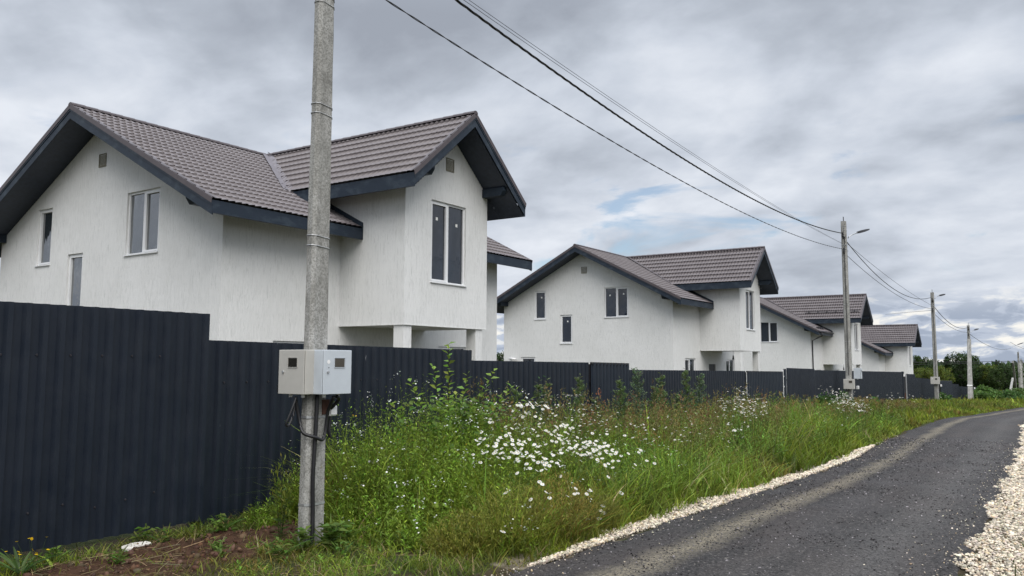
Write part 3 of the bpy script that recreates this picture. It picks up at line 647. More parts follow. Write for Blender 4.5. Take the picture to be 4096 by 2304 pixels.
# triangular mould mark and rusty plate
t = MB(); t.prism([(.03, -.0625, .70), (.060, -.0625, .70), (.045, -.0625, .735)], (0, .01, 0)); t.build('mould_mark', M['vent'], p1)
t = MB(); t.box(.035, .115, -.072, -.060, 1.17, 1.30); t.build('rusty_plate', M['wood'], p1)
def attachments(root, h, za, zb_, zc, full=True):
    """brackets, clamps and wire loops near the pole top; heights above the base"""
    def hook(x, y, z):
        k = MB(); k.tube([(-.07, 0, z+.06), (x*.55, y, z+.07), (x, y, z+.02)], .014, 5); k.tube([(-.07, 0, z-.04), (x*.6, y, z-.03), (x, y, z)], .010, 5)
        k.tube([(x, y, z+.12), (x-.02, y, z-.03), (x+.05, y, z-.12)], [.022, .035, .02], 6); k.build('bracket', M['dark'], root)
    hook(-.30, -.02, zb_); hook(-.22, -.02, za)
    for (cx, cz, rx, rz_, sd) in ((-.20, zb_+.20, .17, .26, 1), (-.16, zb_-.14, .06, .09, 2), (.07, zc-.12, .10, .13, 3)):
        l = MB(); l.tube([(cx+rx*math.cos(a), -.07+.02*math.sin(a*2), cz+rz_*math.sin(a)) for a in np.linspace(.3, 5.9, 16)], .006, 5); l.build('wire_loop', M['dark'], root)
    v = MB(); v.tube([(-.115, -.03, zb_), (-.10, -.04, zb_-.35), (-.125, -.02, zc-.4), (-.12, -.02, zc-1.6), (-.13, -.02, zc-2.6), (-.15, -.02, 1.4)], .010, 5); v.build('riser_cable', M['dark'], root)
    cl = MB(); cl.box(-.115, .115, -.085, .085, zc-.02, zc+.0); cl.box(-.112, .112, -.082, .082, zc-.16, zc-.14); cl.build('clamp', M['steel'], root)
def lamp(x, y, z, dx, dy, dz, label):
    root = empty('street_lamp', (x, y, z)); tag(root, label, 'street lamp', 'street lamps on the poles')
    a = MB(); a.tube([(-.02, -.03, -.12), (.0, -.05, -.06), (dx*.12, dy*.2-.03, .02), (dx*.42, dy*.45-.02, dz*.40)], .020, 8); a.build('lamp_arm', M['steel'], root, smooth=True)
    d0 = Vector((dx*.40, dy*.43-.02, dz*.38)); d1 = Vector((dx, dy, dz)); t_ = (d1-d0); s_ = t_.cross(Vector((0, 0, 1))).normalized(); u_ = s_.cross(t_).normalized()
    hd = MB(); prof = [(0, .035, .03), (.12, .055, .04), (.45, .085, .04), (.8, .075, .03), (1.0, .03, .012)]; vs = []
    for tt, w_, h_ in prof: c = d0+t_*tt; vs += [c-s_*w_-u_*h_, c+s_*w_-u_*h_, c+s_*w_*.7+u_*h_, c-s_*w_*.7+u_*h_]
    hd.add(vs, [(i*4+k, i*4+(k+1) % 4, i*4+4+(k+1) % 4, i*4+4+k) for i in range(4) for k in range(4)]+[(0, 1, 2, 3), (16, 17, 18, 19)]); hd.build('lamp_head', M['dark'], root)
p2 = make_pole(31.25, 6.5, -1.75, 6.95, 0, 'second concrete pole, topped with cable loops and two meter boxes below', top=(.20, .16), bot=(.26, .205), rings=(.9, 1.05, 6.6, 6.75, 1.9, 2.2, 2.6, 3.9), leanx=R(-.6))
attachments(p2, 6.95, 5.85, 6.4, 6.08)
lamp(31.35, 6.42, 4.72, 1.35, -.50, .36, 'black lamp head on the second pole, the largest street lamp')
p3 = make_pole(52.1, 6.2, -2.25, 6.4, 0, 'third concrete pole, by itself with one cream meter box and a lamp', top=(.20, .17), bot=(.28, .22), rings=(.9, 1.3, 3.2, 3.5), leanx=R(-.8)); attachments(p3, 6.4, 5.4, 5.95, 5.65)
lamp(52.2, 6.12, 3.92, 1.2, -.42, .22, 'black street lamp on the third pole')
p4 = make_pole(72.1, 6.2, -3.0, 6.1, 0, 'fourth pole of concrete, propped by a leaning strut', top=(.22, .18), bot=(.30, .24), rings=(.8, 1.1, 1.4), leanx=R(-.6)); attachments(p4, 6.1, 5.4, 5.85, 5.4)
lamp(72.4, 6.1, 2.68, 2.6, -.35, .28, 'black street lamp on the propped pole')
def strut(p, q, w, label, grp='concrete struts propping poles'):
    p, q = Vector(p), Vector(q); root = empty('pole_strut', p); tag(root, label, 'strut', grp)
    root.rotation_euler = (q-p).to_track_quat('Z', 'Y').to_euler(); pole_mesh((q-p).length, w*1.1, w*.8, w*.9, w*.6).build('shaft', M['concrete'], root); return root
s4 = strut((69.6, 6.1, -2.95), (71.6, 6.15, 2.0), .30, 'pale concrete strut with a white band, leaning on the fourth pole')
b_ = MB(); b_.box(-.17, .17, -.13, .13, 1.55, 1.62); b_.build('white_band', M['white'], s4)
p5 = make_pole(125.8, 5.7, -3.6, 6.3, 0, 'fifth pole, leaning left beside the road end', top=(.30, .22), bot=(.40, .26), leanx=-math.atan(7.6/6.3)*.97); attachments(p5, 6.3, 5.6, 6.0, 5.6)
strut((111.5, 5.75, -3.55), (120.0, 5.75, -1.5), .26, 'white strut leaning to the base of the fifth pole')
lamp(120.2, 5.6, 2.5, 5.5, -1.0, .55, 'small street lamp on the leaning fifth pole')
for (x, y, zt, lab) in ((131.0, 5.5, 1.9, 'sixth pole, dark topped, close right of the leaning pole'), (135.5, 5.4, .95, 'paired pole at the far right, left one of the pair'), (141.5, 5.5, .75, 'paired pole at the far right, right one of the pair'), (148, 5.2, .7, 'pole at the very right edge of the view')):
    q = make_pole(x, y, -3.75, zt+3.75, 0, lab, top=(.28, .2), bot=(.42, .26)); attachments(q, zt+3.75, zt+3.1, zt+3.5, zt+3.2)
strut((131.5, 5.3, -3.75), (133.8, 5.4, .6), .25, 'pale strut set against the paired poles at the far right')

def meter_box(x, y, z, w, h, dp, rz, mat, winmat, label, lockx, winx, round_sticker=False, hasp=False):
    root = empty('meter_box', (x, y, z), rz); tag(root, label, 'meter box', 'electric meter boxes on the poles')
    b = MB(); b.box(-w/2, w/2, 0, dp, 0, h); b.build('case', M[mat], root, bevel=.006)
    seam = MB(); seam.box(-w/2+.008, w/2-.008, -.0075, -.0005, .008, h-.008); seam.build('shadow_gap', M['dark'], root); dr_ = MB(); dr_.box(-w/2+.001, w/2-.001, -.016, -.007, .001, h-.001); do = dr_.build('door', M[mat], root, bevel=.004)  # dark strip behind the door stands in for the shadow in its seam
    wi = MB(); wi.box(winx-.055, winx+.055, -.019, -.0165, h*.615, h*.615+.074); wi.build('meter_window', M[winmat], do)
    fr = MB(); a0, a1, c0, c1 = winx-.060, winx+.060, h*.615-.005, h*.615+.079
    fr.box(a0, a1, -.021, -.0165, c0-.003, c0); fr.box(a0, a1, -.021, -.0165, c1, c1+.003); fr.box(a0-.003, a0, -.021, -.0165, c0, c1); fr.box(a1, a1+.003, -.021, -.0165, c0, c1); fr.build('window_frame', M[mat], do)
    lk = MB(); lk.tube([(lockx, -.015, h*.5), (lockx, -.028, h*.5)], [.012, .010], 10); lk.build('lock', M['steel'], do)
    if round_sticker:
        s = MB(); s.tube([(lockx+.008, -.0165, h*.73), (lockx+.008, -.0175, h*.73)], .018, 16); s.build('round_sticker', M['white'], do)
        s = MB(); s.tube([(lockx+.010, -.0165, h*.60), (lockx+.010, -.018, h*.60)], .005, 8); s.build('bolt', M['dark'], do)
    else:
        s = MB(); s.box(lockx-.01, lockx+.03, -.0175, -.0165, h*.90, h*.903); s.box(lockx-.01, lockx+.02, -.0175, -.0165, h*.93, h*.933); s.build('embossed_mark', M['sticker'], do)
    if hasp:
        s = MB(); s.box(-w/2-.035, -w/2-.004, .0, .03, .01, .08); s.build('hasp', M['dark'], root, bevel=.006)
    gl = MB()
    for gx in (-.08, .08): gl.tube([(gx, dp*.5, -.001), (gx, dp*.5, -.028)], .016, 8)
    gl.build('cable_gland', M['white'], root); return root
# the two boxes of the nearest pole hug its near corner (pole turned by -11 degrees)
def pl(x, y): c, s = math.cos(R(-1)), math.sin(R(-1)); return 5.13+x*c-y*s, 5.56+x*s+y*c
bx, by = pl(.035, -.235); meter_box(bx, by, -.268, .33, .385, .13, R(-1), 'box_grey', 'brownbox', 'grey meter box with round white sticker, right one on the nearest pole', -.115, .02, True)
bx, by = pl(-.225, .035); meter_box(bx, by, -.268, .33, .385, .11, R(-91), 'box_cream', 'window_dark', 'cream meter box, left one on the nearest pole', -.10, .02, False, True)
meter_box(30.98, 6.46, -.83, .36, .35, .14, R(-90), 'box_cream', 'brownbox', 'cream meter box with brown window, lower one on the second pole', -.14, .06)
meter_box(31.36, 6.12, -.47, .26, .38, .22, R(0), 'box_grey', 'window_dark', 'grey meter box turned sideways, upper one on the second pole', -.12, .06)
meter_box(51.80, 6.22, -1.02, .45, .40, .16, R(-90), 'box_cream', 'window_dark', 'cream meter box on the third pole', -.14, .06, True)
meter_box(122.6, 5.7, -3.45, .55, .58, .2, R(-90), 'box_cream', 'window_dark', 'tiny meter box on the leaning fifth pole', -.2, .05)
sb = empty('switch_box', (*pl(.16, -.075), -.47), R(-1)); tag(sb, 'small white switch box on the right side of the nearest pole', 'switch')
g = MB(); g.box(-.042, .042, 0, .07, 0, .10); g.build('case', M['white'], sb, bevel=.010)
g = MB(); g.box(-.036, .036, -.010, -.002, .012, .088); g.build('cover', M['white'], sb, bevel=.004)
for nm, (x, y, z) in dict(second=(31.70, 6.27, -.83), third=(52.8, 6.0, -1.16), fourth=(72.9, 6.0, -1.75)).items():
    g = MB(); g.box(x-.07, x+.07, y, y+.08, z-.02, z+.1); tag(g.build('switch_box', M['white'], bevel=.01), 'small white switch box on the %s pole' % nm, 'switch')
def cable(pts, r, label, grp='cables hanging from the nearest meter boxes', n=8):
    # smooth the polyline (Catmull-Rom)
    P = [Vector(p) for p in pts]; P = [P[0]*2-P[1]]+P+[P[-1]*2-P[-2]]; out = []
    for i in range(1, len(P)-2):
        for k in range(n):
            t = k/n; a, b, c, d__ = P[i-1], P[i], P[i+1], P[i+2]
            out.append(.5*((2*b)+(c-a)*t+(2*a-5*b+4*c-d__)*t*t+(3*b-a-3*c+d__)*t**3))
    out.append(P[-2]); g = MB(); g.tube(out, r*1.25, 8); o = g.build('cable', M['dark'], smooth=True); tag(o, label, 'cable', grp); return o
q = lambda x, y, z: (*pl(x, y), z)
cable([q(-.045, -.09, -.27), q(-.055, -.088, -.6), q(-.070, -.086, -1.0), q(-.062, -.088, -1.3), q(-.075, -.10, -1.62)], .0145, 'thick black cable running straight down the nearest pole')
cable([q(.045, -.20, -.29), q(.055, -.12, -.42), q(.045, -.10, -.60), q(.0, -.115, -.665), q(-.08, -.12, -.64), q(-.165, -.06, -.60), q(-.16, .0, -.50), q(-.20, .02, -.29)], .012, 'black cable looping across the nearest pole under its boxes')
cable([q(-.21, -.01, -.29), q(-.26, .0, -.42), q(-.29, .02, -.52), q(-.25, .03, -.53), q(-.19, .04, -.42), q(-.17, .05, -.29)], .008, 'thin black cable coil hanging left under the cream meter box')
cable([q(.09, -.19, -.29), q(.14, -.16, -.32), q(.13, -.10, -.38), q(.12, -.08, -.40)], .013, 'short bent black cable under the right end of the grey meter box')
cable([q(.14, -.05, -.37), q(.145, -.05, -.50), q(.135, -.05, -.60), q(.15, -.05, -.66)], .012, 'short black cable behind the small white switch box')
def span(pts, r, label, n=48, twist=0, grp='overhead wires'):
    """pts: (x,y,z) along the span, z through a least squares parabola"""
    P = np.array(pts); x = P[:, 0]; co = np.polyfit(x, P[:, 2], 2); cy = np.polyfit(x, P[:, 1], 1)
    xs = np.linspace(x[0], x[-1], n); ctr = [(a, np.polyval(cy, a), np.polyval(co, a)) for a in xs]; g = MB()
    if twist:
        xs = np.linspace(x[0], x[-1], 420)
        for k in range(twist):
            ph = 2*math.pi*k/twist; g.tube([(a, np.polyval(cy, a)+r*.9*math.cos(a*9+ph), np.polyval(co, a)+r*.9*math.sin(a*9+ph)) for a in xs], r*.8, 5)
    else: g.tube(ctr, r, 5)
    o = g.build('overhead_wire', M['dark']); tag(o, label, 'wire', grp); return o
span([(5.0, 5.6, 3.80), (6.01, 5.63, 3.711), (8.59, 5.72, 3.602), (14.26, 5.91, 3.46), (22, 6.2, 3.63), (29.7, 6.45, 4.08), (31.05, 6.48, 4.14)], .0065, 'lowest black wire between the first two poles', twist=2)
span([(5.0, 5.6, 4.36), (7.25, 5.67, 4.196), (8.02, 5.70, 4.155), (10.9, 5.80, 4.0), (16.6, 5.99, 3.936), (29.5, 6.44, 4.62), (30.95, 6.48, 4.70)], .0105, 'thick twisted wire between the first two poles', twist=3)
span([(5.0, 5.6, 4.33), (7.39, 5.68, 4.248), (12.4, 5.85, 4.17), (18.6, 6.06, 4.10), (29.8, 6.45, 4.30), (31.1, 6.48, 4.34)], .0035, 'thin upper wire between the first two poles')
span([(5.0, 5.6, 4.37), (7.39, 5.66, 4.275), (12.4, 5.83, 4.20), (18.6, 6.04, 4.125), (29.8, 6.43, 4.31), (31.1, 6.46, 4.34)], .0035, 'second thin wire running just above the other thin one')
span([(31.5, 6.49, 4.0), (39.07, 6.39, 3.338), (45, 6.3, 3.12), (50.4, 6.22, 3.16), (51.9, 6.2, 3.2)], .009, 'lowest wire between the second and third poles')
span([(31.5, 6.49, 4.5), (34.5, 6.45, 4.064), (40.88, 6.36, 3.40), (50.25, 6.22, 3.73), (51.8, 6.2, 3.85)], .014, 'thick wire sagging between the second and third poles')
span([(31.6, 6.48, 4.45), (36, 6.43, 4.088), (45.04, 6.3, 3.6), (50.44, 6.22, 3.413), (51.9, 6.2, 3.38)], .007, 'thin wire above the sagging one between the second and third poles')
span([(52.4, 6.2, 3.42), (56.6, 6.2, 2.95), (62.4, 6.2, 2.68), (70.9, 6.2, 2.88), (71.7, 6.2, 2.93)], .017, 'thick wire between the third and fourth poles')
span([(52.4, 6.2, 2.98), (59.3, 6.2, 2.55), (69.5, 6.2, 2.5), (71.6, 6.2, 2.55)], .012, 'lowest wire between the third and fourth poles')
span([(72.4, 6.2, 2.45), (86.6, 6.0, 1.95), (106.4, 5.8, 1.77), (118, 5.7, 2.2)], .016, 'wire from the propped fourth pole to the leaning fifth pole')
span([(51.9, 6.25, 3.12), (64, 9.5, 3.75), (76, 12.7, 4.35)], .010, 'thin house wire running from the third pole back to the third house')
span([(118.2, 5.7, 2.9), (140, 5.2, 2.55), (170, 4.6, 2.6)], .02, 'wire leaving the top of the fifth pole to the right')
span([(60, 60, 1.4), (90, 25, .45), (112, 9, .28), (117, 5.7, .80)], .03, 'far wire crossing low over the trees to the fifth pole')
span([(95, 40, -.3), (112, 12, .1), (124, 5.7, .35), (131, 5.5, .6)], .022, 'second far wire crossing low over the trees, below the other')

# ------------------------------------------------------------------ plant geometry (vectorised)
def rotz(v, a): c, s = np.cos(a), np.sin(a); return np.stack([v[..., 0]*c-v[..., 1]*s, v[..., 0]*s+v[..., 1]*c, v[..., 2]], -1)
def blades(P, h, w, az, lean, bend, col, face=None, K=4, tipc=None):
    N = len(P); t = np.linspace(0, 1, K)[None]; h = np.broadcast_to(h, N)[:, None]; lean = np.broadcast_to(lean, N)[:, None]; bend = np.broadcast_to(bend, N)[:, None]
    fwd = h*(lean*t+bend*t*t); z = h*t*(1-.35*np.abs(bend)*t*t); ww = np.broadcast_to(w, N)[:, None]*(1-.92*t**1.7)/2
    face = rng.uniform(0, 2*np.pi, N) if face is None else face
    cx = P[:, 0:1]+fwd*np.cos(az)[:, None]; cy = P[:, 1:2]+fwd*np.sin(az)[:, None]; cz = P[:, 2:3]+z
    sx = ww*np.cos(face)[:, None]; sy = ww*np.sin(face)[:, None]
    V = np.stack([np.stack([cx-sx, cy-sy, cz], -1), np.stack([cx+sx, cy+sy, cz], -1)], 2).reshape(-1, 3)
    b = np.arange(N)[:, None, None]*(2*K)+np.arange(K-1)[None, :, None]*2; F = np.concatenate([b, b+1, b+3, b+2], -1).reshape(-1, 4)
    c0 = np.asarray(col).reshape(-1, 1, 1, 3)*np.ones((N, K, 2, 1))
    if tipc is not None: tt = t[0][None, :, None, None]**1.5; c0 = c0*(1-tt)+np.asarray(tipc).reshape(-1, 1, 1, 3)*tt
    return V, F, c0.reshape(-1, 3)
def rhombs(P, D, ln, wd, col, droop=.15):
    """one leaf each: base P, direction D, folded quad"""
    N = len(P); D = D/np.linalg.norm(D, axis=1, keepdims=True); rr = rng.normal(size=(N, 3)); s = np.cross(D, rr*.35+np.array([0, 0, 1.0])); s /= np.linalg.norm(s, axis=1, keepdims=True)+1e-9
    ln = np.broadcast_to(ln, N)[:, None]; wd = np.broadcast_to(wd, N)[:, None]
    mid = P+D*ln*.45; tip = P+D*ln-np.array([0, 0, 1.0])*ln*droop
    V = np.stack([P, mid-s*wd/2, tip, mid+s*wd/2], 1).reshape(-1, 3); F = np.arange(4*N).reshape(-1, 4)
    return V, F, np.repeat(np.broadcast_to(col, (N, 3)), 4, 0)
def join(parts):
    V, F, C = [], [], []; o = 0
    for v, f, c in parts: V.append(v); F.append(f+o); C.append(c); o += len(v)
    return np.concatenate(V), np.concatenate(F), np.concatenate(C)
def jit(base, N, s=.18, hue=.10):
    b = np.array(base)[None]; k = rng.normal(1, s, (N, 1)).clip(.5, 1.6); return (b*k*rng.normal(1, hue, (N, 3)).clip(.6, 1.5)).clip(.004, .9)
def inst(tv, tf, P, sc, col, rot=None, up=True, tilt=.3):
    """merge a template at points: tv (n,3), random yaw and tilt"""
    N = len(P); n = len(tv); a = rng.uniform(0, 2*np.pi, N); v = np.broadcast_to(tv[None], (N, n, 3))*np.asarray(sc).reshape(-1, 1, 1) if np.ndim(sc) else np.broadcast_to(tv[None], (N, n, 3))*sc
    if not up:
        q = rng.normal(size=(N, 4)); q /= np.linalg.norm(q, axis=1, keepdims=True); w, x, y, z = q.T
        Rm = np.stack([np.stack([1-2*(y*y+z*z), 2*(x*y-z*w), 2*(x*z+y*w)], -1), np.stack([2*(x*y+z*w), 1-2*(x*x+z*z), 2*(y*z-x*w)], -1), np.stack([2*(x*z-y*w), 2*(y*z+x*w), 1-2*(x*x+y*y)], -1)], 1)
        v = np.einsum('nij,nkj->nki', Rm, v)
    else:
        tl = rng.normal(0, tilt, N)[:, None]; c, s = np.cos(tl), np.sin(tl); v = np.stack([v[..., 0]*c+v[..., 2]*s, v[..., 1], -v[..., 0]*s+v[..., 2]*c], -1); v = rotz(v, a[:, None])
    V = (v+P[:, None]).reshape(-1, 3); F = (tf[None]+np.arange(N)[:, None, None]*n).reshape(-1, tf.shape[1])
    C = (np.asarray(col)[:, None]*np.ones((1, n, 1))).reshape(-1, 3) if np.asarray(col).shape == (N, 3) else np.tile(np.asarray(col), (N, 1))
    return V, F, C
# ------------------------------------------------------------------ gravel
def ico():
    p = (1+5**.5)/2; v = np.array([(-1, p, 0), (1, p, 0), (-1, -p, 0), (1, -p, 0), (0, -1, p), (0, 1, p), (0, -1, -p), (0, 1, -p), (p, 0, -1), (p, 0, 1), (-p, 0, -1), (-p, 0, 1)], float); v /= np.linalg.norm(v[0])
    f = np.array([(0, 11, 5), (0, 5, 1), (0, 1, 7), (0, 7, 10), (0, 10, 11), (1, 5, 9), (5, 11, 4), (11, 10, 2), (10, 7, 6), (7, 1, 8), (3, 9, 4), (3, 4, 2), (3, 2, 6), (3, 6, 8), (3, 8, 9), (4, 9, 5), (2, 4, 11), (6, 2, 10), (8, 6, 7), (9, 8, 1)])
    return v, f
IV, IF = ico()
def pebbles(X, Y, size, lift=.0, dark=None):
    parts = []; idx = rng.integers(0, 6, len(X)); Z = np.interp(X, TX, TZ)+.012+lift
    for k in range(6):
        tv = IV*np.array([1, rng.uniform(.6, .85), rng.uniform(.4, .6)])*rng.uniform(.75, 1.15, (12, 1)); m = idx == k; n = m.sum()
        if n == 0: continue
        g = rng.uniform(.28, .78, (n, 1)); tint = np.array([1.0, .885, .71])[None]*rng.normal(1, .03, (n, 3)); c = (g*tint).clip(.05, .95)
        pk = rng.uniform(size=n) < .12; c[pk] *= np.array([.95, .84, .70]); gy = rng.uniform(size=n) < .13; c[gy] *= .4
        if dark is not None: c = np.array(dark)*rng.lognormal(0, .8, (n, 1)).clip(.15, 7)
        parts.append(inst(tv, IF, np.stack([X[m], Y[m], Z[m]], 1), size[m], c, up=True, tilt=.5))
    return join(parts)
def gravel_obj(name, parts, label=None):
    V, F, C = join(parts); o = fast(name, V, F, M['stone'], C); tag(o, label, None, None, 'stuff'); return o
P_ = []
for x0, x1, dens, s in ((4, 9, 2600, .0135), (9, 14, 1700, .017), (14, 22, 900, .022), (22, 36, 420, .030)):
    wd = 1.3; n = int((x1-x0)*wd*dens); X = rng.uniform(x0, x1, n); e = rng.uniform(0, 1, n); Y = edgeR(X)-.02-e*wd+(fbm(X, X*0, 2.2, 3, 41)-.5)*.30
    P_.append(pebbles(X, Y, s*rng.lognormal(0, .35, n).clip(.5, 2.2), lift=.02*rng.uniform(0, 1, n)))
gravel_obj('gravel', P_)
P_ = []
n = 11500; X = 5.6+rng.uniform(0, 1, n)**1.1*12.5; wL = np.interp(X, [5.6, 6.2, 7, 8.5, 10, 13, 16, 18.3], [.02, .07, .22, .34, .26, .16, .22, .03]); wL = wL*(.35+1.3*fbm(X, X*0, 2.2, 3, 77))
Y = edgeL(X)-.05+rng.uniform(0, 1, n)**1.2*wL; P_.append(pebbles(X, Y, (.013+.0007*(X-6))*rng.lognormal(0, .35, n).clip(.5, 2.0), lift=.02*rng.uniform(0, 1, n)))
n = 900; X = 5+rng.uniform(0, 1, n)**1.5*16; u_ = np.where(rng.uniform(size=n) < .5, rng.exponential(.05, n), 1-rng.exponential(.06, n)).clip(0, 1); Y = edgeL(X)*(1-u_)+edgeR(X)*u_
P_.append(pebbles(X, Y, .007*rng.lognormal(0, .4, n).clip(.4, 2.2), lift=.03))
gravel_obj('gravel_strip', P_)
P_ = []
n = 12000; X = 4.5+rng.uniform(0, 1, n)**1.4*16; u_ = rng.uniform(.02, .98, n); Y = edgeL(X)*(1-u_)+edgeR(X)*u_
P_.append(pebbles(X, Y, (.0050+.0003*X)*rng.lognormal(0, .35, n).clip(.4, 2.2), lift=.020+.018*np.sin(np.pi*u_), dark=(.060, .056, .058)))
gravel_obj('loose_chippings', P_)

# ------------------------------------------------------------------ verge vegetation
GREEN = np.array((.092, .145, .018)); DEEP = np.array((.024, .052, .012)); LIME = np.array((.225, .270, .028)); OLIVE = np.array((.190, .158, .036)); STRAW = np.array((.30, .235, .12)); RUST = np.array((.125, .078, .030)); BLUEG = np.array((.060, .098, .050))
def vheight(X, Y):
    e = np.maximum(Y-edgeL(X)-.12, 0); h = .18+.66*(1-np.exp(-e/.65)); h *= .62+.76*fbm(X, Y, 1.3, 3, 61)
    near = np.clip((X-5.45)/.9+(4.6-Y)*.05, 0, 1); h = h*(.22+.78*near)+0.0
    h *= np.interp(X, [16, 24, 32, 45], [1, .75, .50, .45]); h = np.where(X < 5.4, h*.7, h)
    return h
def sample(n, x0, x1, y1=7.0, power=1.0):
    X = x0+rng.uniform(0, 1, n)**power*(x1-x0); lo = edgeL(X)+.02+np.where((X > 6.3) & (X < 18), .09, .0)+(fbm(X, X*0, 2, 3, 88)-.5)*.25; Y = lo+rng.uniform(0, 1, n)*(y1-lo); return X, Y
def colormix(X, Y, n):
    a = fbm(X, Y, .8, 3, 71)[:, None]; c = GREEN*(1-a)+LIME*a*1.0; b = (fbm(X, Y, 1.3, 3, 72)[:, None]-.45).clip(0, 1)*2.2; c = c*(1-b)+DEEP*b
    br = ((fbm(X, Y, .9, 3, 73)-.46)*3.5).clip(0, .9)[:, None]; c = c*(1-br)+OLIVE*br*.8; return (c*rng.lognormal(0, .38, (n, 1)).clip(.35, 2.4)*rng.normal(1, .08, (n, 3))).clip(.004, .5)
def grass_field(n, x0, x1, w, hs=1.0, power=1.0, y1=7.0, bend=.35):
    X, Y = sample(n, x0, x1, y1, power); sm = soilmask(X, Y); k = (rng.uniform(size=n) > sm*.96); 
    if x0 < 5: k &= ~((X < 5.5) & (Y < 6.8) & (rng.uniform(size=n) < .45))
    X, Y = X[k], Y[k]; n = len(X); h = vheight(X, Y)*rng.uniform(.45, 1.12, n)*hs
    P = np.stack([X, Y, tz(X, Y)-.02], 1); ww = w*rng.lognormal(0, .45, n).clip(.4, 2.6)
    return blades(P, h, ww, rng.uniform(0, 2*np.pi, n), rng.normal(.12, .12, n), np.abs(rng.normal(bend, .25, n)), colormix(X, Y, n), tipc=None)
parts = [grass_field(9000, 2.0, 8.5, .011, 1.0, bend=.6), grass_field(13000, 5.6, 12, .012, .95, bend=.6), grass_field(15000, 12, 24, .019, 1.0, bend=.6), grass_field(26000, 24, 60, .036, 1.0, 1.0), grass_field(22000, 60, 150, .08, 1.3, 1.0, 9.0)]
V, F, C = join(parts); tag(fast('grass', V, F, M['leaf'], C), kind='stuff')
# short turf around the nearest pole and under the fence
def turf():
    n = 34000; X = rng.uniform(1.5, 7.2, n); Y = rng.uniform(3.6, 7.05, n); m = (Y > edgeL(X)+.0); sm = soilmask(X, Y)
    cl = fbm(X, Y, 3.5, 3, 91); m &= rng.uniform(size=n) > sm*.93; m &= (cl+rng.uniform(-.12, .12, n)) > .42; X, Y = X[m], Y[m]; n = len(X)
    P = np.stack([X, Y, tz(X, Y)-.01], 1); h = rng.uniform(.03, .14, n)*(.6+.9*fbm(X, Y, 1.6, 2, 92)); c = colormix(X, Y, n)*1.05; dry = rng.uniform(size=n) < .16; c[dry] = jit(STRAW, dry.sum(), .25)
    return blades(P, h, .006*rng.uniform(.6, 1.7, n), rng.uniform(0, 2*np.pi, n), rng.normal(.3, .3, n), np.abs(rng.normal(.6, .4, n)), c)
V, F, C = join([turf()]); tag(fast('turf', V, F, M['leaf'], C), kind='stuff')
def turf_far():   # right shoulder tufts and plots behind the fence, plus field beyond
    n = 9000; X = rng.uniform(6, 60, n); Y = edgeR(X)-.35-rng.uniform(0, 1, n)**1.0*2.6; m = (fbm(X, Y, 1.5, 3, 93) > .5) | (Y < edgeR(X)-1.1); X, Y = X[m], Y[m]; n = len(X)
    P = np.stack([X, Y, tz(X, Y)], 1); a = blades(P, rng.uniform(.05, .28, n), .008+.0006*X, rng.uniform(0, 6.28, n), rng.normal(.2, .2, n), np.abs(rng.normal(.5, .3, n)), colormix(X, Y, n))
    n = 16000; X = rng.uniform(60, 210, n); Y = rng.uniform(-12, 34, n); m = (Y > edgeL(X)+.3) | (Y < edgeR(X)-.5); X, Y = X[m], Y[m]; n = len(X); P = np.stack([X, Y, tz(X, Y)], 1)
    b = blades(P, rng.uniform(.25, .8, n), .12*rng.uniform(.6, 1.5, n), rng.uniform(0, 6.28, n), rng.normal(.2, .2, n), np.abs(rng.normal(.4, .3, n)), colormix(X, Y, n)*1.15)
    return join([a, b])
V, F, C = turf_far(); tag(fast('field_grass', V, F, M['leaf'], C), kind='stuff')
# leafy herbs: stems with small leaves
def herb_mass(X, Y, h, nl, ln, wd, col, lc=1.25, stem=.004):
    n = len(X); P = np.stack([X, Y, tz(X, Y)-.02], 1); az = rng.uniform(0, 6.28, n); lean = rng.normal(.12, .08, n); st = blades(P, h, stem, az, lean, .05*np.ones(n), col)
    t = np.repeat(np.linspace(.12, 1.0, nl)[None], n, 0); t = (t+rng.uniform(-.03, .03, t.shape)).clip(0, 1)
    f = h[:, None]*(lean[:, None]*t+.05*t*t); Q = np.stack([P[:, 0:1]+f*np.cos(az)[:, None], P[:, 1:2]+f*np.sin(az)[:, None], P[:, 2:3]+h[:, None]*t], -1).reshape(-1, 3)
    a = (np.arange(nl)[None]*2.4+rng.uniform(0, 6.28, (n, 1))+rng.normal(0, .3, (n, nl))).reshape(-1); D = np.stack([np.cos(a), np.sin(a), rng.uniform(.2, 1.7, a.shape)], 1)
    sz = (ln*(1.15-.75*t)*rng.uniform(.7, 1.3, t.shape)).reshape(-1); cc = np.repeat(col, nl, 0)*lc*rng.normal(1, .15, (n*nl, 1)).clip(.6, 1.5)
    lf = rhombs(Q, D, sz, sz*wd, cc.clip(0, .6)); return join([st, lf]), Q.reshape(n, nl, 3)[:, -1]
TIP = []
def herb_zone(n, x0, x1, ya, yb, hmul, ln, wd, base, nl=16, jt=.22):
    X = rng.uniform(x0, x1, n); Y = rng.uniform(0, 1, n)*(yb-ya)+ya; m = Y > edgeL(X)+.22; m &= rng.uniform(size=n) > soilmask(X, Y); X, Y = X[m], Y[m]; n = len(X)
    h = (vheight(X, Y)*rng.uniform(.65, 1.2, n)*hmul).clip(.06, 1.5); g, tips = herb_mass(X, Y, h, nl, ln, wd, (np.array(base)*rng.lognormal(0, .38, (n, 1)).clip(.35, 2.2)*rng.normal(1, .08, (n, 3))).clip(.01, .5)); TIP.append(tips); return g
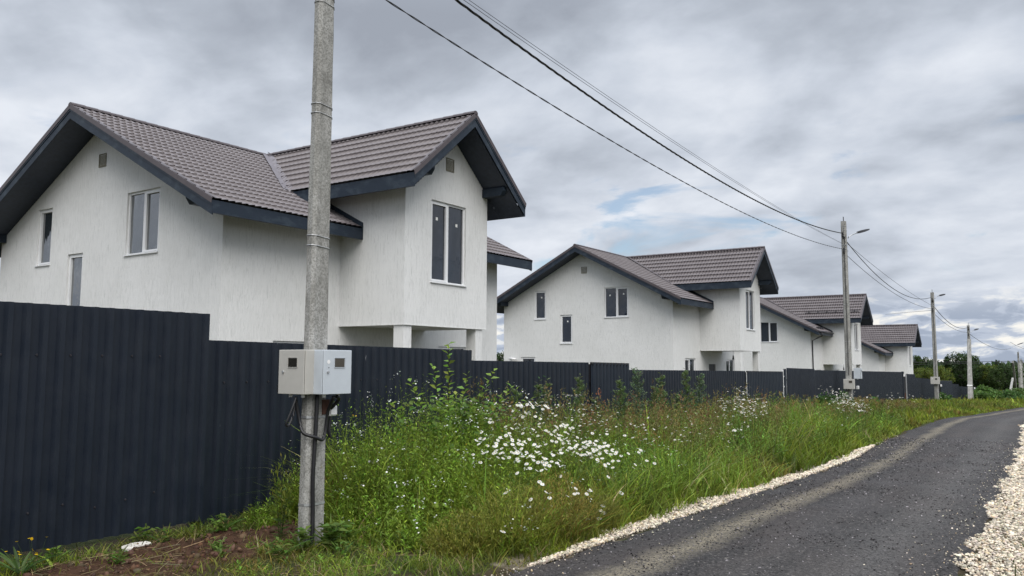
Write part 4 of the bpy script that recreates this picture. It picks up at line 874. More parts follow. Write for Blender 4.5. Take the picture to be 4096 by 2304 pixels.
H_ = [herb_zone(1500, 5.4, 8.2, 4.6, 6.9, 1.22, .080, .24, (.135, .200, .022), 14), herb_zone(1100, 5.7, 9.5, 3.8, 5.8, .95, .070, .24, (.130, .195, .020), 13),
      herb_zone(1300, 8, 14, 3.8, 7.0, 1.0, .085, .28, (.095, .172, .024), 14), herb_zone(1900, 13, 26, 3.8, 7.0, 1.05, .11, .27, (.090, .160, .024), 13), herb_zone(260, 4.2, 5.6, 4.2, 6.9, .8, .05, .4, (.09, .15, .02), 9),
      herb_zone(300, 5.6, 9, 4.2, 6.8, 1.0, .11, .38, (.120, .190, .026), 10)]
V, F, C = join(H_); tag(fast('undergrowth', V, F, M['leaf'], C), kind='stuff')
def stalks(n, x0, x1, base):     # taller pale stalks and broad arching blades standing out of the mass
    X, Y = sample(n, x0, x1); k = (fbm(X, Y, 1.1, 3, 201) > .46) & (rng.uniform(size=n) > soilmask(X, Y)); X, Y = X[k], Y[k]; n = len(X); sc = 1+.04*(X-6)
    h = vheight(X, Y)*rng.uniform(.7, 1.35, n); P = np.stack([X, Y, tz(X, Y)-.02], 1)
    return blades(P, h, .011*sc*rng.lognormal(0, .45, n), rng.uniform(0, 6.28, n), rng.normal(.15, .12, n), np.abs(rng.normal(.55, .4, n)), np.array(base)*rng.lognormal(0, .35, (n, 1))*rng.normal(1, .1, (n, 3)), K=6)
V, F, C = join([stalks(4200, 5.4, 12, (.195, .280, .040)), stalks(3000, 11, 24, (.185, .250, .042)), stalks(900, 5.4, 20, (.33, .29, .13))]); tag(fast('tall_stalks', V, F, M['leaf'], C), kind='stuff')
# reddish brown seed heads
def seedheads(n, x0, x1, ya, yb, base, hm=1.15, sc=1.0, ns=26):
    X = rng.uniform(x0, x1, n); Y = rng.uniform(ya, yb, n); m = (Y > edgeL(X)+.35) & (fbm(X, Y, .9, 3, 111) > .43); X, Y = X[m], Y[m]; n = len(X)
    h = vheight(X, Y)*rng.uniform(.85, 1.25, n)*hm+.05; P = np.stack([X, Y, tz(X, Y)], 1); az = rng.uniform(0, 6.28, n); lean = rng.normal(.08, .06, n); st = blades(P, h, .004*sc, az, lean, .06*np.ones(n), jit((.09, .085, .03), n))
    t = .68+.34*rng.uniform(0, 1, (n, ns)); f = h[:, None]*(lean[:, None]*t+.06*t*t); w = (.032*sc*(1.08-t)/.36)
    Q = np.stack([P[:, 0:1]+f*np.cos(az)[:, None]+rng.normal(0, 1, t.shape)*w, P[:, 1:2]+f*np.sin(az)[:, None]+rng.normal(0, 1, t.shape)*w, P[:, 2:3]+h[:, None]*t], -1).reshape(-1, 3)
    D = np.stack([rng.normal(0, .5, len(Q)), rng.normal(0, .5, len(Q)), np.ones(len(Q))], 1); c = np.repeat(jit(base, n, .25, .12), ns, 0)*rng.normal(1, .15, (len(Q), 1)).clip(.5, 1.5)
    return join([st, rhombs(Q, D, .032*sc, .011*sc, c.clip(0, .6))])
V, F, C = join([seedheads(1000, 8.0, 17, 4.3, 6.6, (.165, .150, .048), 1.0, 1.3, 20), seedheads(150, 8.4, 17, 4.6, 6.4, (.200, .130, .055), 1.12, 1.35), seedheads(420, 17, 34, 4.2, 6.8, (.19, .155, .055), 1.0, 2.0), seedheads(60, 8.0, 9.2, 5.9, 6.8, (.19, .14, .05), 1.2, 1.2)])
tag(fast('flowering_grass', V, F, M['leaf'], C), kind='stuff')
# olive, fine-leaved clumps by the road edge
def feathery(n, cx, cy, rx, ry, h, base):
    a = rng.uniform(0, 6.28, n); r = np.sqrt(rng.uniform(0, 1, n)); X = cx+r*rx*np.cos(a); Y = cy+r*ry*np.sin(a); P = np.stack([X, Y, tz(X, Y)], 1)
    n2 = n//2; b = blades(P[:n2], (h*(1.15-.6*r)*rng.uniform(.4, 1.1, n))[:n2], .006*rng.lognormal(0, .4, n2), (a+rng.normal(0, .9, n))[:n2], (.10+.4*r+rng.normal(0, .15, n))[:n2], np.abs(rng.normal(.4, .35, n2)), np.array(base)*rng.lognormal(0, .45, (n2, 1)).clip(.3, 2.0)*rng.normal(1, .12, (n2, 3)))
    m = n*2; a = rng.uniform(0, 6.28, m); r = np.sqrt(rng.uniform(0, 1, m)); Q = np.stack([cx+r*rx*1.2*np.cos(a), cy+r*ry*1.2*np.sin(a), tz(cx, cy)+h*(1.0-.6*r*r)*rng.uniform(.15, 1, m)], 1)
    l = rhombs(Q, rng.normal(size=(m, 3))*.6+np.array([0, 0, 1.0]), .045*rng.uniform(.6, 1.4, m), .008, (np.array(base)*rng.lognormal(0, .4, (m, 1)).clip(.3, 2.0)).clip(0, .6)); return join([b, l])
ol = []
for i, (cx, cy, rx, ry, h, b, lab) in enumerate(((6.15, 4.15, .42, .30, .58, (.185, .200, .036), 'broad yellow-olive feathery clump at the road edge, nearest the camera'), (6.75, 4.05, .45, .30, .60, (.215, .175, .040), 'orange-brown feathery clump just past the yellow-olive one by the road'),
                                    (7.25, 3.95, .36, .22, .40, (.16, .175, .034), 'small olive feathery clump behind the orange-brown one'), (5.72, 4.35, .30, .25, .36, (.19, .19, .035), 'low green-gold clump where the verge starts near the camera'))):
    root = empty('bushy_weed', (cx, cy, float(tz(cx, cy)))); tag(root, lab, 'weed', 'feathery clumps by the road')
    V, F, C = feathery(1500 if i < 3 else 900, cx, cy, rx, ry, h, b); o = fast('foliage', V-np.array([cx, cy, float(tz(cx, cy))]), F, M['leaf'], C, parent=root)
# ---- daisies
def daisy_template(np_=11):
    v = []; f = []
    for k in range(np_):
        a = 2*math.pi*k/np_; b = .62*math.pi/np_; o = len(v)
        v += [(.22*math.cos(a-b), .22*math.sin(a-b), .02), (.22*math.cos(a+b), .22*math.sin(a+b), .02), (math.cos(a+b*1.2), math.sin(a+b*1.2), -.10), (math.cos(a-b*1.2), math.sin(a-b*1.2), -.10)]; f.append((o, o+1, o+2, o+3))
    c = [(.80, .80, .78)]*len(v); o = len(v)
    for k in range(8): v.append((.28*math.cos(k*math.pi/4), .28*math.sin(k*math.pi/4), .05)); c.append((.62, .40, .02))
    v.append((0, 0, .17)); c.append((.62, .38, .02)); v.append((0, 0, .171)); c.append((.62, .38, .02))
    for k in range(0, 8, 2): f.append((o+k, o+(k+1) % 8, o+(k+2) % 8, o+8))
    return np.array(v), np.array(f), np.array(c)
DV, DF, DC = daisy_template()
def in_poly(X, Y, poly):
    r = np.zeros(len(X), bool); n = len(poly)
    for i in range(n):
        x1, y1 = poly[i]; x2, y2 = poly[(i+1) % n]; c = ((y1 > Y) != (y2 > Y)) & (X < (x2-x1)*(Y-y1)/(y2-y1+1e-12)+x1); r ^= c
    return r
spots = []
def daisies(poly, n, hm=1.0, fs=.020):
    xs = [p[0] for p in poly]; ys = [p[1] for p in poly]; X = rng.uniform(min(xs), max(xs), n*4); Y = rng.uniform(min(ys), max(ys), n*4); m = in_poly(X, Y, poly) & (fbm(X, Y, 2.2, 3, 131)+rng.normal(0, .09, len(X)) > .45); X, Y = X[m][:n], Y[m][:n]
    h = (vheight(X, Y)*rng.uniform(.80, 1.16, len(X))*hm+.10).clip(.2, 1.2); 
    for x, y, hh in zip(X, Y, h): spots.append((x, y, hh, fs*.80*rng.uniform(.65, 1.3)))
daisies([(6.35, 4.1), (6.8, 5.0), (8.3, 5.8), (9.1, 5.3), (8.5, 4.5), (7.9, 3.85), (7.0, 3.75), (6.2, 3.9)], 400); daisies([(9.0, 5.0), (9.8, 6.2), (10.4, 6.0), (9.6, 4.9)], 110)
daisies([(11.2, 3.9), (13.3, 4.9), (16.5, 5.5), (15.5, 4.6), (13.3, 4.1)], 250, 1.12, .023); daisies([(18.6, 4.1), (22.4, 5.5), (25, 5.4), (23, 4.2), (20, 3.9)], 220, 1.25, .026)
daisies([(7, 3.9), (10.5, 3.8), (14, 4.6), (10, 5.8)], 130); daisies([(26, 4.5), (26, 5.8), (40, 5.8), (40, 4.2)], 40, 1.3, .035)
for x, y, hh in ((7.95, 3.98, .26), (7.3, 3.80, .17), (7.22, 3.82, .20), (7.12, 3.78, .15), (7.38, 3.86, .22), (7.0, 3.84, .16), (7.6, 3.9, .24), (5.75, 3.95, .22), (6.4, 4.35, .42), (6.5, 4.4, .45)): spots.append((x, y, hh, .026))
protos = []
for k in range(4):
    hh = (.25, .45, .6, .75)[k]; st = blades(np.zeros((1, 3)), np.array([hh]), .004, np.array([.5]), np.array([.05]), np.array([.05]), np.array([[.06, .11, .025]]))
    tip = np.array([hh*.10*math.cos(.5), hh*.10*math.sin(.5), hh*.985]); lf = rhombs(np.array([[0, 0, hh*t] for t in (.15, .3, .45, .6)]), rng.normal(size=(4, 3))*np.array([1, 1, .3])+np.array([0, 0, .5]), .04, .010, (.06, .11, .025))
    dv = DV.copy(); a = .55; dv = np.stack([dv[:, 0]*math.cos(a)+dv[:, 2]*math.sin(a), dv[:, 1], -dv[:, 0]*math.sin(a)+dv[:, 2]*math.cos(a)], 1)
    protos.append((hh, st, lf, dv, tip))
pm = {}
spots.sort(key=lambda s: s[0]*s[0]+s[1]*s[1]); near_d, far_d = spots[:290], spots[290:]
for k, (hh, st, lf, dv, tip) in enumerate(protos):
    for fs in (0, 1):
        V, F, C = join([st, lf, (dv*(.020, .027)[fs]+tip, DF, DC)]); o = fast('oxeye_daisy', V, F, M['petal'], C); pm[(k, fs)] = o.data; bpy.data.objects.remove(o)
for (x, y, hh, fs) in near_d:
    k = int(np.argmin([abs(hh-p[0]) for p in protos])); o = bpy.data.objects.new('oxeye_daisy', pm[(k, int(fs > .0235))]); COL.objects.link(o)
    s = hh/protos[k][0]; o.location = (x, y, float(tz(x, y))); o.scale = (1, 1, s); o.rotation_euler = (rng.normal(0, .10), rng.normal(0, .10), math.radians(225)+rng.normal(0, .9))
    if y < 4.02 and hh < .3: tag(o, 'large white oxeye daisy leaning over the pale gravel strip at the road edge', 'daisy', 'daisies over the gravel strip')
    else: tag(o, 'white oxeye daisy with yellow centre among the tall grass of the verge', 'daisy', 'oxeye daisies in the verge')
if far_d:
    A_ = np.array(far_d); P = np.stack([A_[:, 0], A_[:, 1], tz(A_[:, 0], A_[:, 1])], 1); n = len(P); st = blades(P, A_[:, 2], .006, rng.uniform(0, 6.28, n), .02*np.ones(n), .02*np.ones(n), jit((.06, .11, .025), n))
    T = P+np.stack([0*A_[:, 2], 0*A_[:, 2], A_[:, 2]*.99], 1); parts = [st]
    v, f, c = inst(DV, DF, T, A_[:, 3], np.ones((n, 3)), tilt=.4); parts.append((v, f, np.tile(DC, (n, 1))))
    V, F, C = join(parts); tag(fast('distant_daisies', V, F, M['petal'], C), 'mass of small white daisies farther along the verge', None, None, 'stuff')
# tiny white and yellow flower heads on the herbs
def tiny(tips, n, s, col, lift=.0):
    T = tips[rng.permutation(len(tips))[:n]]; k = 4; T = np.repeat(T, k, 0)+rng.normal(0, .018, (len(T)*k, 3))+np.array([0, 0, lift]); tv = np.array([(math.cos(a), math.sin(a), 0) for a in np.linspace(0, 2*math.pi, 6, endpoint=False)]); tf = np.array([(0, 1, 2, 3), (3, 4, 5, 0)])
    return inst(tv, tf, T, s*rng.uniform(.6, 1.3, len(T)), jit(col, len(T), .08, .03), tilt=.5)
V, F, C = join([tiny(TIP[0], 170, .0085, (.72, .74, .70), .02), tiny(TIP[1], 90, .0085, (.70, .72, .68), .02), tiny(TIP[3], 60, .010, (.7, .7, .66), .02)]); tag(fast('tiny_white_blossom', V, F, M['petal'], C), 'sprinkled tiny white flowers over the leafy weeds', None, None, 'stuff')
yt = TIP[0][(TIP[0][:, 0] > 6.6) & (TIP[0][:, 2] > -.95)]
if len(yt) > 3: V, F, C = tiny(yt, 16, .008, (.55, .36, .03), .03); tag(fast('yellow_blossom', V, F, M['petal'], C), 'few mustard yellow flower heads high in the leafy weeds', None, None, 'stuff')

# ------------------------------------------------------------------ single plants
def plant(name, label, cat, loc, parts, grp=None, part='foliage', stem=None):
    root = empty(name, loc); tag(root, label, cat, grp)
    V, F, C = join(parts); fast(part, V, F, M['leaf'], C, parent=root)
    if stem: V, F, C = join(stem); fast('stem', V, F, M['leaf'], C, parent=root)
    return root
def stemline(a, b, c, w, col, K=6): # quad strip crossing twice
    a, b, c = map(np.array, (a, b, c)); t = np.linspace(0, 1, K)[:, None]; p = a*(1-t)**2+2*b*t*(1-t)+c*t*t; out = []
    for sd in (np.array([1, 0, 0]), np.array([0, 1, 0])):
        ww = w*(1-.7*t)/2; V = np.stack([p-sd*ww, p+sd*ww], 1).reshape(-1, 3); F = np.array([(2*i, 2*i+1, 2*i+3, 2*i+2) for i in range(K-1)]); out.append((V, F, np.tile(np.array(col), (2*K, 1))))
    return out, p
def curve_pts(a, b, c, t): t = np.asarray(t)[:, None]; a, b, c = map(np.array, (a, b, c)); return a*(1-t)**2+2*b*t*(1-t)+c*t*t
def sapling():
    stems, lv = [], []; base_ = (0, 0, 0)
    tips = [(-.02, .0, 1.78), (.32, -.28, 1.48), (-.30, .22, 1.36), (.45, -.40, 1.30), (-.12, .10, 1.52), (.15, -.10, 1.45), (.60, -.5, 1.15), (-.45, .32, 1.12), (.22, .1, 1.2), (-.2, -.15, 1.15), (.40, -.15, 1.05), (.05, -.3, 1.1)]
    for i, tp in enumerate(tips):
        mid = (tp[0]*.35, tp[1]*.35, tp[2]*.55); s, _ = stemline(base_, mid, tp, .014, (.055, .05, .025)); stems += s
        n = 40 if i == 0 else 32; t = np.linspace(.32, 1, n); Q = curve_pts(base_, mid, tp, t); a = np.arange(n)*2.4+i; D = np.stack([np.cos(a), np.sin(a), rng.uniform(.3, 1.3, n)], 1)
        sz = .125*(1.1-.45*t)*rng.uniform(.8, 1.2, n); lv.append(rhombs(Q, D, sz, sz*.50, jit((.20, .31, .050), n, .2), .25))
    n = 750; Q = np.stack([rng.normal(0, .24, n)+.08, rng.normal(0, .22, n)-.05, rng.uniform(.25, 1.15, n)], 1); lv.append(rhombs(Q, rng.normal(size=(n, 3))+np.array([0, 0, .4]), .085, .042, jit((.095, .165, .030), n)))
    return lv, stems
lv, st = sapling(); sap = plant('sapling', 'leafy light green sapling rising highest from the weeds against the dark fence', 'sapling', (7.62, 6.0, -1.62), lv, stem=st); sap.scale = (1.25, 1.25, 1.04)
def mugwort(h, lush=1.0, col=(.115, .165, .062)):
    stems, lv = [], []; K = 6
    s, _ = stemline((0, 0, 0), (.02, .01, h*.5), (.0, .0, h), .014, (.05, .06, .025)); stems += s
    nb = int(16*lush)
    for k in range(nb):
        t = .30+.66*k/nb; a = k*2.4; L = (.20*(1-t)+.055)*lush; p = (0, 0, h*t); q = (math.cos(a)*L*.6, math.sin(a)*L*.6, h*t+L*.35); e = (math.cos(a)*L*.75, math.sin(a)*L*.75, h*t+L*1.05)
        s, _ = stemline(p, q, e, .005, (.05, .07, .03), 4); stems += s; n = 19; tt = np.linspace(.05, 1, n); Q = curve_pts(p, q, e, tt); aa = np.arange(n)*2.2+a; D = np.stack([np.cos(aa), np.sin(aa), .8+0*aa], 1)
        lv.append(rhombs(Q, D, .075*(1.25-.6*tt), .024, jit(col, n, .15)))
    n = 34; t = np.linspace(.15, 1.0, n); aa = np.arange(n)*2.4; Q = np.stack([0*t, 0*t, h*t], 1); D = np.stack([np.cos(aa), np.sin(aa), .6+0*aa], 1); lv.append(rhombs(Q, D, (.14*(1.1-t)+.05), (.045*(1.1-t)+.018), jit(col, n, .15)))
    return lv, stems
def leafy_stalk(h):
    stems, lv = [], []
    for (dx, dy, hh) in ((0, 0, h), (.06, -.05, h*.86), (-.07, .04, h*.75)):
        s, _ = stemline((0, 0, 0), (dx*.4, dy*.4, hh*.5), (dx, dy, hh), .012, (.12, .16, .04)); stems += s
        n = 46; t = np.linspace(.12, 1.0, n); a = np.arange(n)*2.4; Q = curve_pts((0, 0, 0), (dx*.4, dy*.4, hh*.5), (dx, dy, hh), t)
        lv.append(rhombs(Q, np.stack([np.cos(a), np.sin(a), .55+.5*t], 1), .125*(1.15-.75*t), .026, jit((.135, .235, .030), n, .22), .3))
    return lv, stems
lp = [plant('leafy_weed', 'x', 'weed', (0, 0, 0), *[leafy_stalk(hh)[0]], 'leafy weeds right of the nearest pole', stem=leafy_stalk(hh)[1]) for hh in (1.0, .85)]
for i, (x, y, h) in enumerate(((6.35, 6.2, .80), (6.6, 5.9, .92), (6.75, 6.45, .95), (6.95, 6.1, 1.08), (7.1, 5.6, .95), (7.25, 6.3, 1.12), (7.35, 5.8, 1.05), (7.75, 5.7, 1.0), (7.9, 6.25, 1.18), (8.1, 5.9, 1.05), (8.25, 6.4, 1.08), (8.5, 6.1, 1.0), (6.45, 5.5, .72), (6.15, 6.0, .58), (6.1, 5.4, .55), (6.7, 5.2, .78), (8.7, 6.5, 1.1), (9.1, 6.4, .95))):
    k = i % 2; o = lp[k] if i < 2 else copy_tree(lp[k]); o.location = (x, y, float(tz(x, y))); o.scale = (1.1, 1.1, h/(1.0, .85)[k]); o.rotation_euler = (rng.normal(0, .06), rng.normal(0, .06), rng.uniform(0, 6.28))
    o['label'] = 'leafy bright green weed stalk in the dense bank between nearest pole and sapling' if x < 7.6 else 'leafy bright green weed stalk in the bank around and past the sapling'; o['group'] = 'leafy weeds before the sapling' if x < 7.6 else 'leafy weeds past the sapling'
MUG = [(9.48, 1.12, .7), (9.80, 1.22, .5), (10.54, 1.22, .55), (11.11, 1.24, .8), (11.75, .95, .8), (12.5, 1.20, 1.0), (12.85, 1.05, .9), (13.29, 1.33, 1.15), (13.65, 1.10, 1.0), (14.13, 1.24, .9), (14.5, 1.0, .9), (15.01, .95, .9), (15.54, 1.32, .9), (15.9, 1.0, .8), (16.33, 1.25, 1.15), (17.5, .85, .8), (20.3, .85, .8), (8.35, 1.0, .8)]
ML = ['leafy mugwort stalk first to rise past the step in the fence beyond the sapling', 'thin dark mugwort stalk just right of the step beyond the sapling', 'thin dark mugwort stalk in the middle before the second house gable',
 'leafy mugwort left of the faded gate leaf, above the daisies', 'short mugwort stalk at the left edge of the faded gate leaf', 'bushy mugwort in front of the faded blue gate leaf', 'shorter mugwort tucked right beside the one on the gate leaf',
 'tallest bushy mugwort, at the step down after the faded gate leaf', 'mugwort close right of the tallest bushy one', 'slender mugwort stalk second to rise high after the step down', 'low mugwort between two tall slender ones', 'low mugwort left of the tall twin pair',
 'left one of the tall twin mugworts', 'low mugwort between the tall twins', 'right, bushier one of the tall twin mugworts', 'low mugwort just past the tall twins', 'low mugwort before the second gate leaf', 'mugwort stalk directly right of the sapling']
mp_ = [mugwort(1.2, .6), mugwort(1.2, .9), mugwort(1.2, 1.15, (.120, .170, .090))]; mo = []
for j, (lv, st) in enumerate(mp_): mo.append(plant('mugwort', 'x', 'weed', (0, 0, 0), lv, 'mugwort stalks along the fence', stem=st))
first = [True]*3
for i, (x, h, lu) in enumerate(MUG):
    k = 0 if lu < .7 else (1 if lu < 1.05 else 2); o = mo[k] if first[k] else copy_tree(mo[k]); first[k] = False
    y = 6.3+rng.uniform(-.12, .12); o.location = (x, y, float(tz(x, y))-.02); o.scale = (1.25, 1.25, h*1.18/1.2); o.rotation_euler = (rng.normal(0, .05), rng.normal(0, .05), rng.uniform(0, 6.28))
    o['label'] = ML[i]; o['group'] = 'mugwort stalks along the fence'
# goldenrod-like weed left of the nearest pole
lv, st = [], []
for (dx, dy, h) in ((0, 0, .80), (.04, -.05, .62), (-.05, .03, .66), (.07, .02, .5)):
    s, _ = stemline((0, 0, 0), (dx*.5, dy*.5, h*.5), (dx, dy, h), .012, (.07, .09, .03)); st += s
    n = 60; t = rng.uniform(.45, 1, n); Q = np.stack([dx*t+rng.normal(0, .02, n), dy*t+rng.normal(0, .02, n), h*t], 1); lv.append(rhombs(Q, np.stack([rng.normal(0, .5, n), rng.normal(0, .5, n), np.ones(n)], 1), .055, .014, jit((.15, .19, .03), n, .15)))
    n = 16; t = np.linspace(.15, .7, n); a = np.arange(n)*2.4; lv.append(rhombs(np.stack([dx*t, dy*t, h*t], 1), np.stack([np.cos(a), np.sin(a), .5+0*a], 1), .08, .022, jit((.07, .12, .025), n)))
plant('yellow_green_weed', 'upright yellow-green weed just left of the nearest pole base', 'weed', (4.98, 5.78, -1.62), lv, stem=st)
def rosette(n, ln, wd, col, up=.8, seg=1):
    a = np.arange(n)*2.4; P = np.zeros((n, 3)); r = blades(P, ln*rng.uniform(.7, 1.1, n), wd, a, .5/up*np.ones(n)*.5, .35*np.ones(n), jit(col, n, .15), face=a+np.pi/2, K=5)
    return r
def broad(n, ln, wd, col, spread=.5):
    out = []; a = np.arange(n)*2.4+rng.normal(0, .5, n); sp0 = spread
    for k in range(n):
        L = ln*rng.uniform(.45, 1.15); spread = sp0*rng.uniform(.6, 1.9); d_ = np.array([math.cos(a[k]), math.sin(a[k]), 0]); s_ = np.array([-d_[1], d_[0], 0]); t = np.linspace(0, 1, 7); w = wd*np.sin(np.pi*(t*.93+.03))**.8*(.5+.5*1)
        c = d_*(L*spread*t[:, None]*(1+.5*t[:, None]))+np.array([0, 0, 1])*(L*(t-.35*t*t*spread))[:, None]; wv = s_[None]*w[:, None]/2
        V = np.stack([c-wv, c+wv*0+np.array([0, 0, -.006]), c+wv], 1).reshape(-1, 3); F = []
        for i in range(6): F += [(3*i, 3*i+1, 3*i+4, 3*i+3), (3*i+1, 3*i+2, 3*i+5, 3*i+4)]
        out.append((V, np.array(F), np.tile(jit(col, 1, .12)[0], (21, 1))))
    return out
plant('dock_plant', 'bright green broad-leaved dock at the foot of the nearest pole', 'plant', (5.25, 5.42, -1.63), broad(11, .26, .038, (.10, .175, .03), .45))
plant('dandelion', 'low toothed-leaf plant on the soil left of the nearest pole', 'plant', (4.86, 5.62, -1.62), broad(9, .12, .03, (.07, .13, .03), .8))
plant('thistle', 'pale green long-leaved plant in the bottom left corner', 'plant', (3.22, 6.62, -1.60), broad(14, .24, .026, (.085, .15, .045), .55))
for i, (x, y, n, ln, lab) in enumerate(((3.86, 6.42, 6, .15, 'seedling with long arching leaves on the bare soil'), (4.36, 6.86, 9, .20, 'upright seedling behind the white stone'), (4.42, 6.66, 5, .17, 'small grassy seedling beside the end of the first fence run'), (3.98, 6.62, 8, .10, 'low round-leaved seedling between the white stone and the first fence run'),
                                        (4.6, 6.15, 9, .12, 'low leafy weed on the soil midway to the pole'), (4.95, 6.55, 10, .20, 'leafy weed below the second fence run'), (5.05, 5.1, 8, .16, 'leafy weed on the soil in front of the nearest pole'), (4.35, 5.75, 9, .12, 'grassy weed at the lower edge of the bare soil'), (3.55, 6.75, 10, .16, 'drooping weed under the first fence run'), (5.55, 4.9, 9, .18, 'leafy weed right of the nearest pole base'), (5.12, 5.30, 12, .30, 'bushy weed hiding the foot of the nearest pole on the road side'), (4.95, 5.46, 12, .26, 'leafy weed pressed against the left foot of the nearest pole'), (5.32, 5.36, 11, .28, 'upright weed against the right foot of the nearest pole'), (4.7, 5.45, 10, .2, 'spreading weed in front left of the nearest pole'))):
    q_ = np.zeros((n*4, 3)); hh_ = rng.uniform(.01, .75, n*4)*ln; q_[:, 2] = hh_; q_[:, :2] = rng.normal(0, .03, (n*4, 2))
    a_ = rng.uniform(0, 6.28, n*4); plant('seedling', lab, 'plant', (x, y, float(tz(x, y))), broad(4, ln, .02, (.10, .165, .03), .55)+[rhombs(q_, np.stack([np.cos(a_), np.sin(a_), rng.uniform(.1, .9, n*4)], 1), ln*.42, ln*.15, jit((.10, .165, .03), n*4, .2), .3)])
# buttercups
lv, st = [], []; fl = []
for k in range(11):
    dx, dy, h = rng.normal(0, .09), rng.normal(0, .07), rng.uniform(.10, .26); s, _ = stemline((dx*.3, dy*.3, 0), (dx*.6, dy*.6, h*.6), (dx, dy, h), .004, (.07, .11, .03), 4); st += s; fl.append((dx, dy, h))
n = 70; lv.append(rhombs(np.stack([rng.normal(0, .1, n), rng.normal(0, .08, n), rng.uniform(.01, .12, n)], 1), rng.normal(size=(n, 3))+np.array([0, 0, .4]), .05, .02, jit((.055, .11, .02), n)))
o = plant('buttercup', 'cluster of small yellow buttercups at the foot of the first fence run', 'flower', (3.35, 6.68, -1.60), lv, stem=st)
tv = np.array([(math.cos(a), math.sin(a), .25) for a in np.linspace(0, 2*math.pi, 6, endpoint=False)]+[(0, 0, 0)]*2); tf = np.array([(0, 1, 2, 6), (2, 3, 4, 6), (4, 5, 0, 6)])
V, F, C = inst(tv, tf, np.array(fl), .013*np.ones(len(fl)), jit((.70, .46, .01), len(fl), .08, .03), tilt=.6); fast('blossom', V, F, M['petal'], C, parent=o)
# stone slab, straw, twigs
g = MB(); g.prism([(-.12, -.04, 0), (-.05, -.065, .0), (.06, -.06, 0), (.13, -.02, 0), (.10, .05, 0), (-.02, .07, 0), (-.11, .03, 0)], (0, 0, .035)); so_ = g.build('stone', plain('pale_stone', (.55, .53, .49), .9, .2, var=.15, sc=14), bevel=.01); so_.location = (4.20, 6.70, -1.585); so_.rotation_euler = (R(5), R(-4), R(-20)); tag(so_, 'flat white stone slab on the brown soil in front of the fence', 'stone')
def straw():
    n = 1500; X = rng.uniform(3.0, 6.4, n); Y = rng.uniform(4.3, 6.95, n); m = (fbm(X, Y, 2.2, 3, 151) > .44) & (Y > edgeL(X)+.3); X, Y = X[m], Y[m]; n = len(X); P = np.stack([X, Y, tz(X, Y)+.012], 1); a = rng.uniform(0, 6.28, n); L = rng.uniform(.04, .26, n)
    D = np.stack([np.cos(a), np.sin(a), rng.normal(0, .08, n)], 1); Q = P+D*L[:, None]; s = np.stack([-D[:, 1], D[:, 0], 0*a], 1)*.0016; up = np.array([0, 0, .003]); V = np.stack([P-s, P+s+up, Q+s+up, Q-s], 1).reshape(-1, 3); F = np.arange(4*n).reshape(-1, 4)
    return V, F, np.repeat(jit(STRAW*.9, n, .3), 4, 0)
V, F, C = straw(); tag(fast('dry_straw', V, F, M['leaf'], C), kind='stuff')
def clods():
    n = 1700; X = rng.uniform(2.6, 6.2, n); Y = rng.uniform(5.2, 6.9, n); m = soilmask(X, Y) > .3; X, Y = X[m], Y[m]; n = len(X); P = np.stack([X, Y, tz(X, Y)+.004], 1)
    tv = IV*rng.uniform(.7, 1.2, (12, 1))*np.array([1, .9, .6]); return inst(tv, IF, P, .012*rng.lognormal(0, .65, n).clip(.25, 3.2), jit((.078, .046, .029), n, .3), up=False)
V, F, C = clods(); tag(fast('soil_crumbs', V, F, M['stone'], C), kind='stuff')
g = MB(); g.tube([(5.55, 5.0, -1.55), (5.75, 4.75, -1.53), (5.98, 4.6, -1.55)], [.006, .007, .003], 5); tag(g.build('dry_stick', plain('dry_wood', (.33, .26, .16))), 'pale dry stick lying on the soil right of the nearest pole', 'stick')

# ------------------------------------------------------------------ bushes and trees farther on
def leafcloud(n, cfun, size, col, jt=.25):
    Q = cfun(n); return rhombs(Q, rng.normal(size=(len(Q), 3))+np.array([0, 0, .25]), size*rng.uniform(.6, 1.3, len(Q)), size*.6, jit(col, len(Q), jt), .1)
def clumps(centers, radii, per):
    def f(n):
        k = rng.integers(0, len(centers), n); d_ = rng.normal(size=(n, 3)); d_ /= np.linalg.norm(d_, axis=1, keepdims=True); r = rng.uniform(.35, 1, n)**.5
        return np.array(centers)[k]+d_*(np.array(radii)[k]*r)[:, None]*np.array([1, 1, .75])
    return f
def bush(label, loc, rx, ry, h, n, leaf, col, cat='bush', name='bush', grp='bushes on the verge'):
    cs, rs = [], []
    for k in range(22):
        a = rng.uniform(0, 6.28); r = math.sqrt(rng.uniform(0, 1)); cs.append((r*rx*math.cos(a), r*ry*math.sin(a), h*(.2+.65*rng.uniform(.3, 1)*(1-.45*r)))); rs.append(min(rx, ry, h)*rng.uniform(.25, .42))
    st = []
    for k in range(7): c = cs[k]; s, _ = stemline((0, 0, 0), (c[0]*.4, c[1]*.4, c[2]*.6), c, .03, (.06, .05, .03), 4); st += s
    return plant(name, label, cat, loc, [leafcloud(n, clumps(cs, rs, n), leaf, col)], grp, stem=st)
bush('dark green bush growing against the fence just left of the second pole', (27.8, 6.2, -1.85), 1.3, .45, 1.35, 1500, .11, (0.053, 0.105, 0.027))
bush('small green bush just right of the foot of the third pole', (54.5, 6.2, -2.4), 1.3, .5, .95, 1100, .14, (0.06, 0.12, 0.03))
bush('broad light green bush to the right of the propped fourth pole', (77.0, 5.9, -3.1), 4.2, 1.1, 1.55, 4200, .20, (0.093, 0.168, 0.039))
bush('long dark green bush between the twin poles and the road bend', (86.0, 4.9, -3.35), 5.5, 1.2, 1.35, 4200, .22, (0.063, 0.128, 0.033))
bush('low bush at the end of the verge where the road bends', (99.0, 4.2, -3.5), 6, 1.2, 1.3, 3200, .25, (0.09, 0.15, 0.039))
bush('leafy bush with large leaves right of the second pole', (34.0, 6.3, -1.85), 1.1, .4, .75, 900, .13, (0.083, 0.15, 0.033))
